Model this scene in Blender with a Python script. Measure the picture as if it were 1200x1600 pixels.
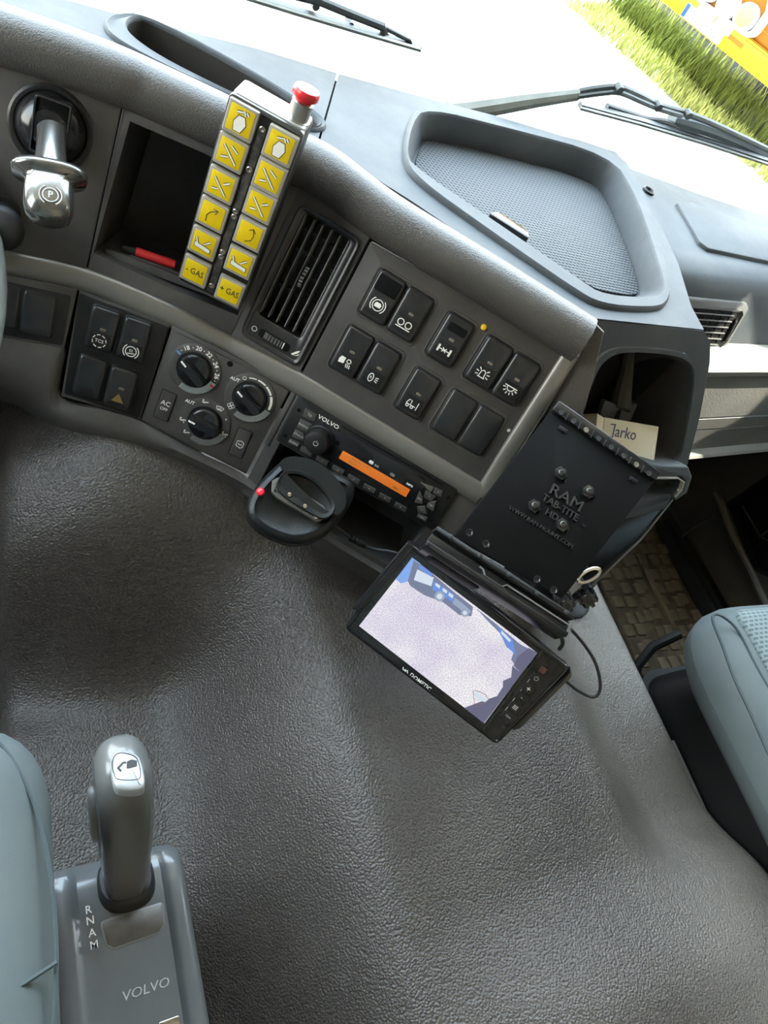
import bpy, bmesh, math, random
from mathutils import Vector, Matrix, noise
for _o in list(bpy.data.objects): bpy.data.objects.remove(_o)
scene = bpy.context.scene
COL = scene.collection
rnd = random.Random(7)
def rad(a): return math.radians(a)
def az(a, e=0.0):
    a, e = rad(a), rad(e)
    return Vector((math.cos(e)*math.sin(a), math.cos(e)*math.cos(a), math.sin(e)))

# ------------------------------------------------------------------ camera
CAM = Vector((0.0, 0.0, 1.05))            # cab floor is z = 0
FPX = 1156.0                              # focal length for a 1200 x 1600 frame
PITCH, YAW, ROLL = rad(46), rad(44), rad(35)
_H = Vector((math.sin(YAW), math.cos(YAW), 0)); _S = Vector((math.cos(YAW), -math.sin(YAW), 0)); _Z = Vector((0, 0, 1))
_v = math.cos(PITCH)*_H - math.sin(PITCH)*_Z; _u = math.sin(PITCH)*_H + math.cos(PITCH)*_Z
CR = _S*math.cos(ROLL) + _u*math.sin(ROLL); CU = -_S*math.sin(ROLL) + _u*math.cos(ROLL); CV = _v
cd = bpy.data.cameras.new('camera'); cam = bpy.data.objects.new('camera', cd); COL.objects.link(cam)
cd.sensor_fit = 'VERTICAL'; cd.sensor_height = 36.0; cd.lens = 36.0*FPX/1600.0
cd.clip_start = 0.02; cd.clip_end = 300
cam.matrix_world = Matrix(((CR.x, CU.x, -CV.x, CAM.x), (CR.y, CU.y, -CV.y, CAM.y), (CR.z, CU.z, -CV.z, CAM.z), (0, 0, 0, 1)))
scene.camera = cam

# ------------------------------------------------------------------ sky, sun, exposure
SKY, SUN, EXPO = 11.0, 16.0, 0.38
scene.view_settings.view_transform = 'Standard'; scene.view_settings.look = 'None'
scene.view_settings.gamma = 1.0; scene.view_settings.use_curve_mapping = False
scene.view_settings.exposure = EXPO
w = bpy.data.worlds.new('sky'); scene.world = w; w.use_nodes = True
nt = w.node_tree; nt.nodes.clear()
_o = nt.nodes.new('ShaderNodeOutputWorld'); _b = nt.nodes.new('ShaderNodeBackground')
_t = nt.nodes.new('ShaderNodeTexCoord'); _s = nt.nodes.new('ShaderNodeSeparateXYZ'); _r = nt.nodes.new('ShaderNodeValToRGB')
nt.links.new(_t.outputs['Generated'], _s.inputs[0]); nt.links.new(_s.outputs['Z'], _r.inputs[0])
nt.links.new(_r.outputs[0], _b.inputs[0]); nt.links.new(_b.outputs[0], _o.inputs[0])
_r.color_ramp.elements[0].position = 0.0; _r.color_ramp.elements[0].color = (1.0, 0.95, 0.87, 1)
_r.color_ramp.elements[1].position = 0.7; _r.color_ramp.elements[1].color = (0.66, 0.82, 1.0, 1)
_b.inputs[1].default_value = SKY
sd = bpy.data.lights.new('sun', 'SUN'); sun = bpy.data.objects.new('sun', sd); COL.objects.link(sun)
sd.energy = SUN; sd.angle = rad(0.6); sd.color = (1.0, 0.93, 0.80)
SUNDIR = Vector((-0.70, 0.12, -0.70)).normalized()     # the way the light travels
sun.rotation_euler = SUNDIR.to_track_quat('-Z', 'Y').to_euler()
sun.location = (6, -4, 8)
scene.cycles.use_denoising = True
scene.cycles.max_bounces = 8; scene.cycles.diffuse_bounces = 5; scene.cycles.glossy_bounces = 4; scene.cycles.transparent_max_bounces = 12
scene.cycles.sample_clamp_indirect = 8.0
scene.cycles.caustics_reflective = False; scene.cycles.caustics_refractive = False

# ------------------------------------------------------------------ frames: a plane with millimetre coordinates
def ray(px, py): return CR*((px-600)/FPX) + CU*((800-py)/FPX) + CV
class Fr:
    def __init__(s, o, x, y):
        s.o = Vector(o); s.x = Vector(x).normalized(); y = Vector(y); y = y - s.x*y.dot(s.x); s.y = y.normalized(); s.n = s.x.cross(s.y)
    def w(s, u, v, h=0.0): return s.o + (s.x*u + s.y*v + s.n*h)*0.001
    def hit(s, px, py, h=0.0):
        r = ray(px, py); o = s.o + s.n*h*0.001
        return CAM + r*((o-CAM).dot(s.n)/r.dot(s.n))
    def l(s, p): d = p - s.o; return (d.dot(s.x)*1000, d.dot(s.y)*1000, d.dot(s.n)*1000)
    def px(s, px, py, h=0.0): q = s.l(s.hit(px, py, h)); return (q[0], q[1])
    def P(s, pts, h=0.0): return [s.px(a, b, h) for a, b in pts]
    def at(s, u, v, h=0.0, x=None, y=None): return Fr(s.w(u, v, h), x or s.x, y or s.y)
    def rot(s, deg, u=0, v=0, h=0):
        c, q = math.cos(rad(deg)), math.sin(rad(deg)); return Fr(s.w(u, v, h), s.x*c+s.y*q, s.y*c-s.x*q)
    def mat(s): return Matrix(((s.x.x, s.y.x, s.n.x, s.o.x), (s.x.y, s.y.y, s.n.y, s.o.y), (s.x.z, s.y.z, s.n.z, s.o.z), (0, 0, 0, 1)))
WORLD = Fr((0, 0, 0), (1, 0, 0), (0, 1, 0))
def flat(z): return Fr((0, 0, z), (1, 0, 0), (0, 1, 0))

# ------------------------------------------------------------------ outline helpers (2D, mm)
def area2(p): return sum(p[i-1][0]*p[i][1]-p[i][0]*p[i-1][1] for i in range(len(p)))/2
def ccw(p): return list(p) if area2(p) > 0 else list(reversed(p))
def fillet(poly, r, seg=4):
    poly = ccw(poly); out = []; n = len(poly)
    for i in range(n):
        rr = r[i] if isinstance(r, (list, tuple)) else r
        p, a, b = Vector(poly[i]), Vector(poly[i-1]), Vector(poly[(i+1) % n])
        d1, d2 = a-p, b-p; l1, l2 = d1.length, d2.length
        if rr <= 0 or l1 < 1e-6 or l2 < 1e-6: out.append(tuple(p)); continue
        d1 /= l1; d2 /= l2
        ang = math.acos(max(-1, min(1, d1.dot(d2))))
        if ang > 3.05: out.append(tuple(p)); continue
        t = min(rr/math.tan(ang/2), l1*0.48, l2*0.48)
        s0, s1 = p+d1*t, p+d2*t
        for k in range(seg+1):
            f = k/seg; q = s0*(1-f)**2 + p*2*f*(1-f) + s1*f*f; out.append((q.x, q.y))
    return out
def rrect(u, v, w_, h_, r, seg=4):
    return fillet([(u-w_/2, v-h_/2), (u+w_/2, v-h_/2), (u+w_/2, v+h_/2), (u-w_/2, v+h_/2)], r, seg)
def circ(u, v, r, n=24, ry=None): return [(u+r*math.cos(2*math.pi*k/n), v+(ry or r)*math.sin(2*math.pi*k/n)) for k in range(n)]
def inset(poly, d):
    n = len(poly); out = []; s = 1 if area2(poly) > 0 else -1
    for i in range(n):
        p, a, b = Vector(poly[i]), Vector(poly[i-1]), Vector(poly[(i+1) % n])
        e1, e2 = (p-a), (b-p)
        if e1.length < 1e-7: e1 = e2
        if e2.length < 1e-7: e2 = e1
        e1.normalize(); e2.normalize()
        n1, n2 = Vector((-e1.y, e1.x))*s, Vector((-e2.y, e2.x))*s
        m = n1+n2; L = m.length
        if L < 1e-5: out.append(tuple(p)); continue
        m /= L; k = d/max(0.35, m.dot(n1)); out.append((p.x+m.x*k, p.y+m.y*k))
    return out
def chaikin(p, k=2, closed=True):
    for _ in range(k):
        q = []; n = len(p)
        for i in range(n if closed else n-1):
            a, b = p[i], p[(i+1) % n]
            q.append(tuple(a[j]*.75+b[j]*.25 for j in range(len(a)))); q.append(tuple(a[j]*.25+b[j]*.75 for j in range(len(a))))
        if not closed: q = [p[0]]+q+[p[-1]]
        p = q
    return p
def crom(p, k=6):
    """smooth open curve through the points (tuples or Vectors)"""
    p = [Vector(a) for a in p]; out = []
    for i in range(len(p)-1):
        a, b = p[i], p[i+1]; z = p[i-1] if i else a*2-b; c = p[i+2] if i+2 < len(p) else b*2-a
        for j in range(k):
            t = j/k
            out.append(0.5*((2*a)+(b-z)*t+(2*z-5*a+4*b-c)*t*t+(3*a-z-3*b+c)*t**3))
    out.append(p[-1]); return out

# ------------------------------------------------------------------ mesh builder in a frame
class B:
    def __init__(s, fr): s.bm = bmesh.new(); s.fr = fr
    def V(s, p): return s.bm.verts.new(s.fr.w(*p))
    def F(s, vs):
        try: return s.bm.faces.new(vs)
        except ValueError: return None
    def loops(s, loops, cap0=True, cap1=True, wrap=False):
        R = [[s.V(p) for p in L] for L in loops]; n = len(R[0]); m = len(R)
        for i in range(m if wrap else m-1):
            a, b = R[i], R[(i+1) % m]
            for k in range(n): s.F((a[k], a[(k+1) % n], b[(k+1) % n], b[k]))
        if not wrap:
            if cap0: s.F(list(reversed(R[0])))
            if cap1: s.F(R[-1])
        return s
    def prism(s, poly, h0, h1, bev=0.0, seg=2, dome=0.0):
        poly = ccw(poly); L = [[(p[0], p[1], h0) for p in poly]]
        if bev > 0:
            for k in range(seg+1):
                a = math.pi/2*k/seg; d = bev*(1-math.cos(a)); h = h1-bev+bev*math.sin(a)
                L.append([(p[0], p[1], h) for p in (inset(poly, d) if d else poly)])
        else: L.append([(p[0], p[1], h1) for p in poly])
        return s.loops(L)
    def rr(s, u, v, w_, h_, r, h0, h1, bev=0.0, seg=2): return s.prism(rrect(u, v, w_, h_, r), h0, h1, bev, seg)
    def ring(s, outer, inner, h0, h1, bev=0.0, hin=None):
        """closed frame between two outlines of equal count"""
        outer, inner = ccw(outer), ccw(inner); hi = h0 if hin is None else hin
        L = [[(p[0], p[1], h0) for p in outer]]
        if bev > 0:
            for k in range(3):
                a = math.pi/4*k; d = bev*(1-math.cos(a)); h = h1-bev+bev*math.sin(a)
                L.append([(p[0], p[1], h) for p in (inset(outer, d) if d else outer)])
            for k in range(3):
                a = math.pi/2-math.pi/4*k; d = -bev*(1-math.cos(a)); h = h1-bev+bev*math.sin(a)
                L.append([(p[0], p[1], h) for p in (inset(inner, d) if d else inner)])
        else:
            L.append([(p[0], p[1], h1) for p in outer]); L.append([(p[0], p[1], h1) for p in inner])
        L.append([(p[0], p[1], hi) for p in inner])
        return s.loops(L, wrap=True)
    def fill(s, outer, holes=(), h=0.0, thick=0.0):
        """flat sheet with holes"""
        def sheet(hh):
            es = []; allv = []
            for lp in [outer]+list(holes):
                vs = [s.V((p[0], p[1], hh)) for p in lp]; allv.append(vs)
                for i in range(len(vs)): es.append(s.bm.edges.new((vs[i-1], vs[i])))
            bmesh.ops.triangle_fill(s.bm, use_beauty=True, use_dissolve=False, edges=es)
            return allv
        a = sheet(h)
        if thick:
            b = sheet(h-thick)
            for x, y in zip(a, b):
                for i in range(len(x)): s.F((x[i-1], x[i], y[i], y[i-1]))
        return s
    def box(s, u0, u1, v0, v1, h0, h1): return s.loops([[(u0, v0, h), (u1, v0, h), (u1, v1, h), (u0, v1, h)] for h in (h0, h1)])
    def lathe(s, u, v, prof, n=24, h=0.0, cap0=True, cap1=True):
        return s.loops([[(u+r*math.cos(2*math.pi*k/n), v+r*math.sin(2*math.pi*k/n), h+z) for k in range(n)] for r, z in prof], cap0, cap1)
    def grid(s, rows, close_u=False):
        R = [[s.V(p) for p in r] for r in rows]
        for a, b in zip(R, R[1:]):
            n = len(a)
            for k in range(n if close_u else n-1): s.F((a[k], a[(k+1) % n], b[(k+1) % n], b[k]))
        return s
    def wgrid(s, rows):
        """rows of world-space points"""
        return s.grid([[s.fr.l(p) for p in r] for r in rows])
    def tube(s, pts, r, n=8, cap=True, ry=None):
        P = [Vector(p) for p in pts]; L = []; up = None
        for i, p in enumerate(P):
            t = (P[min(i+1, len(P)-1)]-P[max(i-1, 0)])
            if t.length < 1e-9: t = Vector((0, 0, 1))
            t.normalize()
            if up is None: up = t.orthogonal().normalized()
            up = (up - t*up.dot(t))
            up = up.normalized() if up.length > 1e-6 else t.orthogonal().normalized()
            sd_ = t.cross(up); rr_ = r[i] if isinstance(r, (list, tuple)) else r
            L.append([tuple(p+up*rr_*math.cos(2*math.pi*k/n)+sd_*(ry or rr_)*math.sin(2*math.pi*k/n)) for k in range(n)])
        return s.loops(L, cap, cap)
    def wtube(s, pts, r, n=8): return s.tube([s.fr.l(Vector(p)) for p in pts], r, n)
    def stroke(s, pts, w_, h0, h1, closed=False):
        """flat ribbon along a 2D polyline"""
        P = [Vector(p[:2]) for p in pts]; n = len(P); Lf, Rt = [], []
        for i in range(n):
            a = P[i-1] if (i or closed) else P[i]; b = P[(i+1) % n] if (i < n-1 or closed) else P[i]
            t = b-a
            if t.length < 1e-9: t = Vector((1, 0))
            t.normalize(); q = Vector((-t.y, t.x))*w_/2; Lf.append(P[i]+q); Rt.append(P[i]-q)
        m = n if closed else n-1
        top = [[s.V((p.x, p.y, h1)) for p in A] for A in (Lf, Rt)]; bot = [[s.V((p.x, p.y, h0)) for p in A] for A in (Lf, Rt)]
        for i in range(m):
            j = (i+1) % n
            s.F((top[0][i], top[1][i], top[1][j], top[0][j])); s.F((bot[0][i], top[0][i], top[0][j], bot[0][j])); s.F((top[1][i], bot[1][i], bot[1][j], top[1][j]))
        if not closed:
            for i in (0, n-1): s.F((top[0][i], bot[0][i], bot[1][i], top[1][i]))
        return s
    def text(s, txt, u, v, size, h=0.0, rot=0.0, ext=0.15, sx=1.0, shear=0.0, bold=0.0):
        c = bpy.data.curves.new('lettering', 'FONT'); c.body = txt; c.size = size; c.align_x = 'CENTER'; c.align_y = 'CENTER'
        c.extrude = ext; c.offset = bold; c.resolution_u = 2; c.shear = shear
        o = bpy.data.objects.new('lettering', c); COL.objects.link(o)
        me = bpy.data.meshes.new_from_object(o.evaluated_get(bpy.context.evaluated_depsgraph_get()))
        bpy.data.objects.remove(o); bpy.data.curves.remove(c)
        ca, sa = math.cos(rad(rot)), math.sin(rad(rot)); vs = []
        for q in me.vertices:
            x, y = q.co.x*sx, q.co.y; vs.append(s.V((u+x*ca-y*sa, v+x*sa+y*ca, h+q.co.z)))
        for p in me.polygons: s.F([vs[i] for i in p.vertices])
        bpy.data.meshes.remove(me); return s
    def warp(s, fn):
        for q in s.bm.verts:
            q.co = s.fr.w(*fn(*s.fr.l(q.co)))
        return s
    def obj(s, name, mat, parent=None, label=None, cat=None, group=None, kind=None, smooth=35, normals=True):
        if normals: bmesh.ops.recalc_face_normals(s.bm, faces=s.bm.faces)
        M = parent['_m'] if False else (MW[parent.name] if parent else s.fr.mat())
        s.bm.transform(M.inverted())
        me = bpy.data.meshes.new(name); s.bm.to_mesh(me); s.bm.free()
        for p in me.polygons: p.use_smooth = True
        try: me.set_sharp_from_angle(angle=rad(smooth))
        except Exception: pass
        me.materials.append(mat)
        o = bpy.data.objects.new(name, me); COL.objects.link(o)
        if parent: o.parent = parent
        else: o.matrix_world = M
        MW[o.name] = M
        tag(o, label, cat, group, kind); return o
MW = {}
def tag(o, label=None, cat=None, group=None, kind=None):
    if label: o['label'] = label
    if cat: o['category'] = cat
    if group: o['group'] = group
    if kind: o['kind'] = kind
def thing(name, fr, label, cat, group=None, kind=None):
    o = bpy.data.objects.new(name, None); COL.objects.link(o); o.empty_display_size = 0.05
    o.matrix_world = fr.mat(); MW[o.name] = fr.mat(); tag(o, label, cat, group, kind); return o

# ------------------------------------------------------------------ procedural materials
def material(name, col, rough=0.5, metal=0.0, bump=None, var=0.0, dust=None, spec=0.5, coat=0.0, vscale=9.0):
    """bump = list of (kind, scale per metre, strength, distance m); dust = (colour, amount, scale)"""
    m = bpy.data.materials.new(name); m.use_nodes = True; n = m.node_tree; b = n.nodes['Principled BSDF']
    b.inputs['Base Color'].default_value = (*col, 1); b.inputs['Roughness'].default_value = rough; b.inputs['Metallic'].default_value = metal
    b.inputs['Specular IOR Level'].default_value = spec
    if coat: b.inputs['Coat Weight'].default_value = coat; b.inputs['Coat Roughness'].default_value = 0.08
    tc = n.nodes.new('ShaderNodeTexCoord'); colour = None
    if var:
        t = n.nodes.new('ShaderNodeTexNoise'); t.inputs['Scale'].default_value = vscale; t.inputs['Detail'].default_value = 6
        n.links.new(tc.outputs['Object'], t.inputs['Vector'])
        r = n.nodes.new('ShaderNodeValToRGB'); r.color_ramp.elements[0].position = 0.3; r.color_ramp.elements[1].position = 0.7
        r.color_ramp.elements[0].color = (*[c*(1-var) for c in col], 1); r.color_ramp.elements[1].color = (*[min(1, c*(1+var)) for c in col], 1)
        n.links.new(t.outputs['Fac'], r.inputs[0]); colour = r.outputs[0]
    if dust:
        dc, amt, sc = dust
        t = n.nodes.new('ShaderNodeTexNoise'); t.inputs['Scale'].default_value = sc; t.inputs['Detail'].default_value = 8; t.inputs['Roughness'].default_value = 0.65
        n.links.new(tc.outputs['Object'], t.inputs['Vector'])
        r = n.nodes.new('ShaderNodeMapRange'); r.inputs['From Min'].default_value = 0.42; r.inputs['From Max'].default_value = 0.75
        r.inputs['To Max'].default_value = amt; n.links.new(t.outputs['Fac'], r.inputs['Value'])
        mx = n.nodes.new('ShaderNodeMixRGB'); mx.inputs[1].default_value = (*col, 1); mx.inputs[2].default_value = (*dc, 1)
        if colour: n.links.new(colour, mx.inputs[1])
        n.links.new(r.outputs[0], mx.inputs[0]); colour = mx.outputs[0]
    if colour: n.links.new(colour, b.inputs['Base Color'])
    prev = None
    for kind, sc, st, dist in (bump or []):
        if kind == 'leather':
            t = n.nodes.new('ShaderNodeTexVoronoi'); t.feature = 'SMOOTH_F1'; t.inputs['Smoothness'].default_value = 0.35; out = t.outputs['Distance']
        elif kind == 'weave':
            t = n.nodes.new('ShaderNodeTexChecker'); out = t.outputs['Fac']
        else:
            t = n.nodes.new('ShaderNodeTexNoise'); t.inputs['Detail'].default_value = 4; out = t.outputs['Fac']
        t.inputs['Scale'].default_value = sc; n.links.new(tc.outputs['Object'], t.inputs['Vector'])
        q = n.nodes.new('ShaderNodeBump'); q.inputs['Strength'].default_value = st; q.inputs['Distance'].default_value = dist
        if kind == 'leather': q.invert = True
        n.links.new(out, q.inputs['Height'])
        if prev: n.links.new(prev.outputs[0], q.inputs['Normal'])
        prev = q
    if prev: n.links.new(prev.outputs[0], b.inputs['Normal'])
    return m
def emit(name, col, s=1.0, base=(0.02, 0.02, 0.02)):
    m = bpy.data.materials.new(name); m.use_nodes = True; b = m.node_tree.nodes['Principled BSDF']
    b.inputs['Base Color'].default_value = (*base, 1); b.inputs['Emission Color'].default_value = (*col, 1); b.inputs['Emission Strength'].default_value = s
    b.inputs['Roughness'].default_value = 0.15; return m
def glassy(name, tint=(1, 1, 1), refl=0.06, rough=0.02):
    m = bpy.data.materials.new(name); m.use_nodes = True; n = m.node_tree; n.nodes.remove(n.nodes['Principled BSDF'])
    out = n.nodes['Material Output']; t = n.nodes.new('ShaderNodeBsdfTransparent'); g = n.nodes.new('ShaderNodeBsdfGlossy'); x = n.nodes.new('ShaderNodeMixShader')
    f = n.nodes.new('ShaderNodeFresnel'); f.inputs['IOR'].default_value = 1.35
    t.inputs[0].default_value = (*tint, 1); g.inputs['Roughness'].default_value = rough
    gm = n.nodes.new('ShaderNodeNewGeometry'); mu = n.nodes.new('ShaderNodeMath'); mu.operation = 'MULTIPLY'; iv = n.nodes.new('ShaderNodeMath'); iv.operation = 'SUBTRACT'; iv.inputs[0].default_value = 1.0
    n.links.new(gm.outputs['Backfacing'], iv.inputs[1]); n.links.new(f.outputs[0], mu.inputs[0]); n.links.new(iv.outputs[0], mu.inputs[1]); n.links.new(mu.outputs[0], x.inputs[0]); n.links.new(t.outputs[0], x.inputs[1]); n.links.new(g.outputs[0], x.inputs[2]); n.links.new(x.outputs[0], out.inputs[0])
    return m
fine = [('noise', 900, 0.25, 0.0006)]
M = {}
M['dash_top'] = material('dash_top_plastic', (0.058, 0.067, 0.075), 0.60, bump=[('noise', 1100, 0.35, 0.0005)], var=0.06, spec=0.28, dust=((0.2, 0.2, 0.19), 0.2, 14))
M['lip'] = material('padded_vinyl', (0.068, 0.062, 0.056), 0.46, bump=[('leather', 750, 0.5, 0.0007)], var=0.05)
M['panel'] = material('panel_plastic', (0.046, 0.042, 0.039), 0.55, bump=fine, var=0.08, dust=((0.16, 0.14, 0.12), 0.22, 18))
M['skirt'] = material('skirt_plastic', (0.060, 0.056, 0.052), 0.55, bump=[('leather', 900, 0.35, 0.0005)], var=0.08, dust=((0.2, 0.17, 0.14), 0.25, 10))
M['black'] = material('black_plastic', (0.011, 0.011, 0.011), 0.42, bump=fine, dust=((0.08, 0.07, 0.06), 0.10, 30), spec=0.32)
M['gloss'] = material('gloss_black', (0.010, 0.010, 0.011), 0.16, dust=((0.08, 0.08, 0.08), 0.08, 40))
M['switch'] = material('switch_black', (0.014, 0.014, 0.015), 0.30, bump=[('noise', 700, 0.08, 0.0004)], dust=((0.12, 0.10, 0.09), 0.14, 45))
M['deep'] = material('deep_black', (0.006, 0.006, 0.006), 0.8, spec=0.1)
M['silver'] = material('silver_trim_paint', (0.20, 0.185, 0.165), 0.36, 0.55, bump=[('noise', 1500, 0.12, 0.0003)], var=0.05, dust=((0.28, 0.26, 0.22), 0.2, 20))
M['white'] = material('white_print', (0.80, 0.78, 0.72), 0.5)
M['grey_print'] = material('grey_print', (0.42, 0.41, 0.39), 0.5)
M['lamp_off'] = material('indicator_lens', (0.16, 0.13, 0.10), 0.25)
M['yellow_led'] = material('yellow_lens', (0.75, 0.45, 0.02), 0.25)
M['red'] = material('red_plastic', (0.62, 0.025, 0.03), 0.28)
M['red_led'] = emit('red_led', (1.0, 0.02, 0.06), 0.9, (0.4, 0.01, 0.02))
M['blue'] = material('blue_print', (0.12, 0.35, 0.62), 0.5)
M['chrome'] = material('chrome', (0.62, 0.60, 0.57), 0.14, 1.0)
M['steel'] = material('steel', (0.45, 0.43, 0.40), 0.30, 1.0, var=0.1)
M['grey_plastic'] = material('grey_gloss_plastic', (0.105, 0.110, 0.113), 0.28, var=0.04, dust=((0.2, 0.19, 0.17), 0.12, 22), coat=0.3)
M['silver_plastic'] = material('silver_plastic', (0.52, 0.54, 0.56), 0.3, 0.4)
M['yellow'] = material('yellow_key', (0.80, 0.56, 0.0), 0.45, dust=((0.45, 0.33, 0.05), 0.25, 60))
M['clear_key'] = material('clear_key_cap', (0.36, 0.33, 0.28), 0.22, var=0.1)
M['key_strip'] = material('dirty_black_strip', (0.03, 0.03, 0.03), 0.5, dust=((0.25, 0.22, 0.18), 0.5, 120))
M['remote_case'] = material('remote_case', (0.42, 0.42, 0.40), 0.32, 0.3, var=0.06)
M['dark_print'] = material('dark_print', (0.05, 0.045, 0.03), 0.6)
M['brown_print'] = material('brown_print', (0.20, 0.13, 0.03), 0.6)
M['screw'] = material('dull_screw', (0.30, 0.28, 0.25), 0.35, 0.9)
M['rubber'] = material('rubber', (0.018, 0.018, 0.019), 0.55)
M['card'] = material('white_carton', (0.74, 0.68, 0.56), 0.7, var=0.04)
M['ink'] = material('blue_ink', (0.05, 0.05, 0.16), 0.6)
M['bin'] = material('bin_liner', (0.060, 0.058, 0.055), 0.6, bump=[('noise', 300, 0.15, 0.001)], dust=((0.16, 0.15, 0.14), 0.3, 12))
M['slot'] = material('slot_liner', (0.035, 0.032, 0.028), 0.6, bump=fine)
M['ledge'] = material('light_grey_ledge', (0.36, 0.35, 0.32), 0.5, bump=fine, var=0.04)
M['glove'] = material('glovebox_grey', (0.17, 0.165, 0.15), 0.55, bump=[('leather', 420, 0.35, 0.0008)], var=0.06, dust=((0.3, 0.28, 0.24), 0.25, 9))
M['orange'] = emit('orange_display', (1.0, 0.22, 0.02), 0.34, (0.3, 0.1, 0.02))
M['vane'] = material('vane_edge', (0.16, 0.155, 0.15), 0.3, var=0.05)
M['vent_grey'] = material('vent_surround_grey', (0.10, 0.098, 0.09), 0.5, bump=fine)
M['lever_grey'] = material('lever_metallic', (0.16, 0.155, 0.145), 0.20, 0.75, var=0.05, coat=0.6)
M['folder'] = material('folder_plastic', (0.035, 0.035, 0.034), 0.45, dust=((0.2, 0.19, 0.17), 0.3, 20))
M['charger'] = material('charger_black', (0.007, 0.0085, 0.009), 0.35, bump=fine, dust=((0.12, 0.10, 0.07), 0.15, 22), spec=0.28)
M['contact'] = material('contact_grey', (0.065, 0.065, 0.062), 0.42, dust=((0.25, 0.2, 0.13), 0.4, 40))
M['mon_glass'] = material('monitor_glass', (0.012, 0.012, 0.012), 0.12, dust=((0.06, 0.06, 0.06), 0.2, 30))
M['tabplate'] = material('tablet_plate', (0.0025, 0.0024, 0.0022), 0.6, bump=[('noise', 1600, 0.3, 0.0004)], dust=((0.03, 0.028, 0.025), 0.05, 35), spec=0.10)
M['tabtext'] = material('tablet_lettering', (0.028, 0.027, 0.026), 0.3, spec=0.6)
M['bolt'] = material('dark_bolt', (0.07, 0.066, 0.06), 0.35, 0.9)
M['bezel'] = material('bezel_grey', (0.13, 0.125, 0.12), 0.3, 0.6)
M['ir'] = material('infrared_window', (0.10, 0.035, 0.03), 0.3)
SCR = 0.82
for _n, _c in (('sky', (0.25, 0.45, 0.95)), ('dark', (0.20, 0.23, 0.36)), ('pale', (0.75, 0.85, 0.97)), ('blue', (0.16, 0.32, 0.85)), ('mid', (0.36, 0.44, 0.58)), ('night', (0.14, 0.14, 0.24)), ('brown', (0.28, 0.12, 0.12))):
    M['scr_'+_n] = emit('screen_'+_n, _c, SCR*.8)
M['screen'] = emit('screen_gravel', (0.8, 0.8, 0.85), SCR*.95)
_n = M['screen'].node_tree; _tc = _n.nodes.new('ShaderNodeTexCoord'); _ns = _n.nodes.new('ShaderNodeTexNoise'); _ns.inputs['Scale'].default_value = 900; _ns.inputs['Detail'].default_value = 5
_n2 = _n.nodes.new('ShaderNodeTexNoise'); _n2.inputs['Scale'].default_value = 22; _n2.inputs['Detail'].default_value = 2
_n.links.new(_tc.outputs['Object'], _ns.inputs['Vector']); _n.links.new(_tc.outputs['Object'], _n2.inputs['Vector'])
_rr = _n.nodes.new('ShaderNodeValToRGB'); _rr.color_ramp.elements[0].position = 0.36; _rr.color_ramp.elements[0].color = (0.55, 0.53, 0.66, 1); _rr.color_ramp.elements[1].position = 0.62; _rr.color_ramp.elements[1].color = (1, 0.98, 1, 1)
_r2 = _n.nodes.new('ShaderNodeValToRGB'); _r2.color_ramp.elements[0].position = 0.35; _r2.color_ramp.elements[0].color = (0.80, 0.76, 0.86, 1); _r2.color_ramp.elements[1].position = 0.65; _r2.color_ramp.elements[1].color = (1.0, 1.0, 0.97, 1)
_mx = _n.nodes.new('ShaderNodeMixRGB'); _mx.blend_type = 'MULTIPLY'; _mx.inputs[0].default_value = 1
_n.links.new(_ns.outputs['Fac'], _rr.inputs[0]); _n.links.new(_n2.outputs['Fac'], _r2.inputs[0]); _n.links.new(_rr.outputs[0], _mx.inputs[1]); _n.links.new(_r2.outputs[0], _mx.inputs[2])
_n.links.new(_mx.outputs[0], _n.nodes['Principled BSDF'].inputs['Emission Color'])
M['vinyl'] = material('grained_vinyl', (0.052, 0.043, 0.036), 0.40, bump=[('leather', 470, 0.9, 0.0010), ('noise', 60, 0.1, 0.002)], var=0.10, dust=((0.16, 0.15, 0.14), 0.22, 5), vscale=4)
M['slide'] = material('worn_slide', (0.10, 0.09, 0.08), 0.4, 0.4, var=0.25, vscale=60)
M['grip'] = material('grip_grey', (0.125, 0.125, 0.122), 0.26, var=0.03, coat=0.35)
M['side_btn'] = material('side_button_grey', (0.20, 0.20, 0.20), 0.3, coat=0.2)
M['seat_side'] = material('seat_cloth', (0.088, 0.108, 0.110), 0.85, bump=[('weave', 700, 0.25, 0.0006)], var=0.08, dust=((0.2, 0.2, 0.19), 0.2, 8))
M['weave'] = material('seat_weave', (0.085, 0.120, 0.126), 0.85, bump=[('weave', 330, 0.6, 0.0012)], var=0.12, vscale=200)
M['seam'] = material('seam_thread', (0.045, 0.062, 0.066), 0.8)
M['wheel'] = material('wheel_grey', (0.34, 0.37, 0.38), 0.5)
M['floor'] = material('floor_rubber', (0.03, 0.026, 0.02), 0.7, dust=((0.2, 0.15, 0.09), 0.5, 9))
M['headliner'] = material('headliner', (0.62, 0.53, 0.41), 0.9)
M['door'] = material('door_trim', (0.10, 0.095, 0.085), 0.7)
M['door_low'] = material('door_low_trim', (0.060, 0.055, 0.045), 0.55, bump=fine, var=0.12, dust=((0.2, 0.16, 0.10), 0.3, 9))
M['mat'] = material('muddy_mat', (0.10, 0.078, 0.048), 0.62, bump=[('noise', 120, 0.3, 0.002)], var=0.2, dust=((0.34, 0.27, 0.16), 0.75, 11))
M['wiper'] = material('wiper_black', (0.02, 0.022, 0.022), 0.45)
M['wiper_light'] = material('wiper_dusty', (0.16, 0.16, 0.14), 0.6, dust=((0.3, 0.3, 0.26), 0.5, 30))
M['wiper_blue'] = material('wiper_bluegrey', (0.06, 0.075, 0.085), 0.5)
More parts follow.
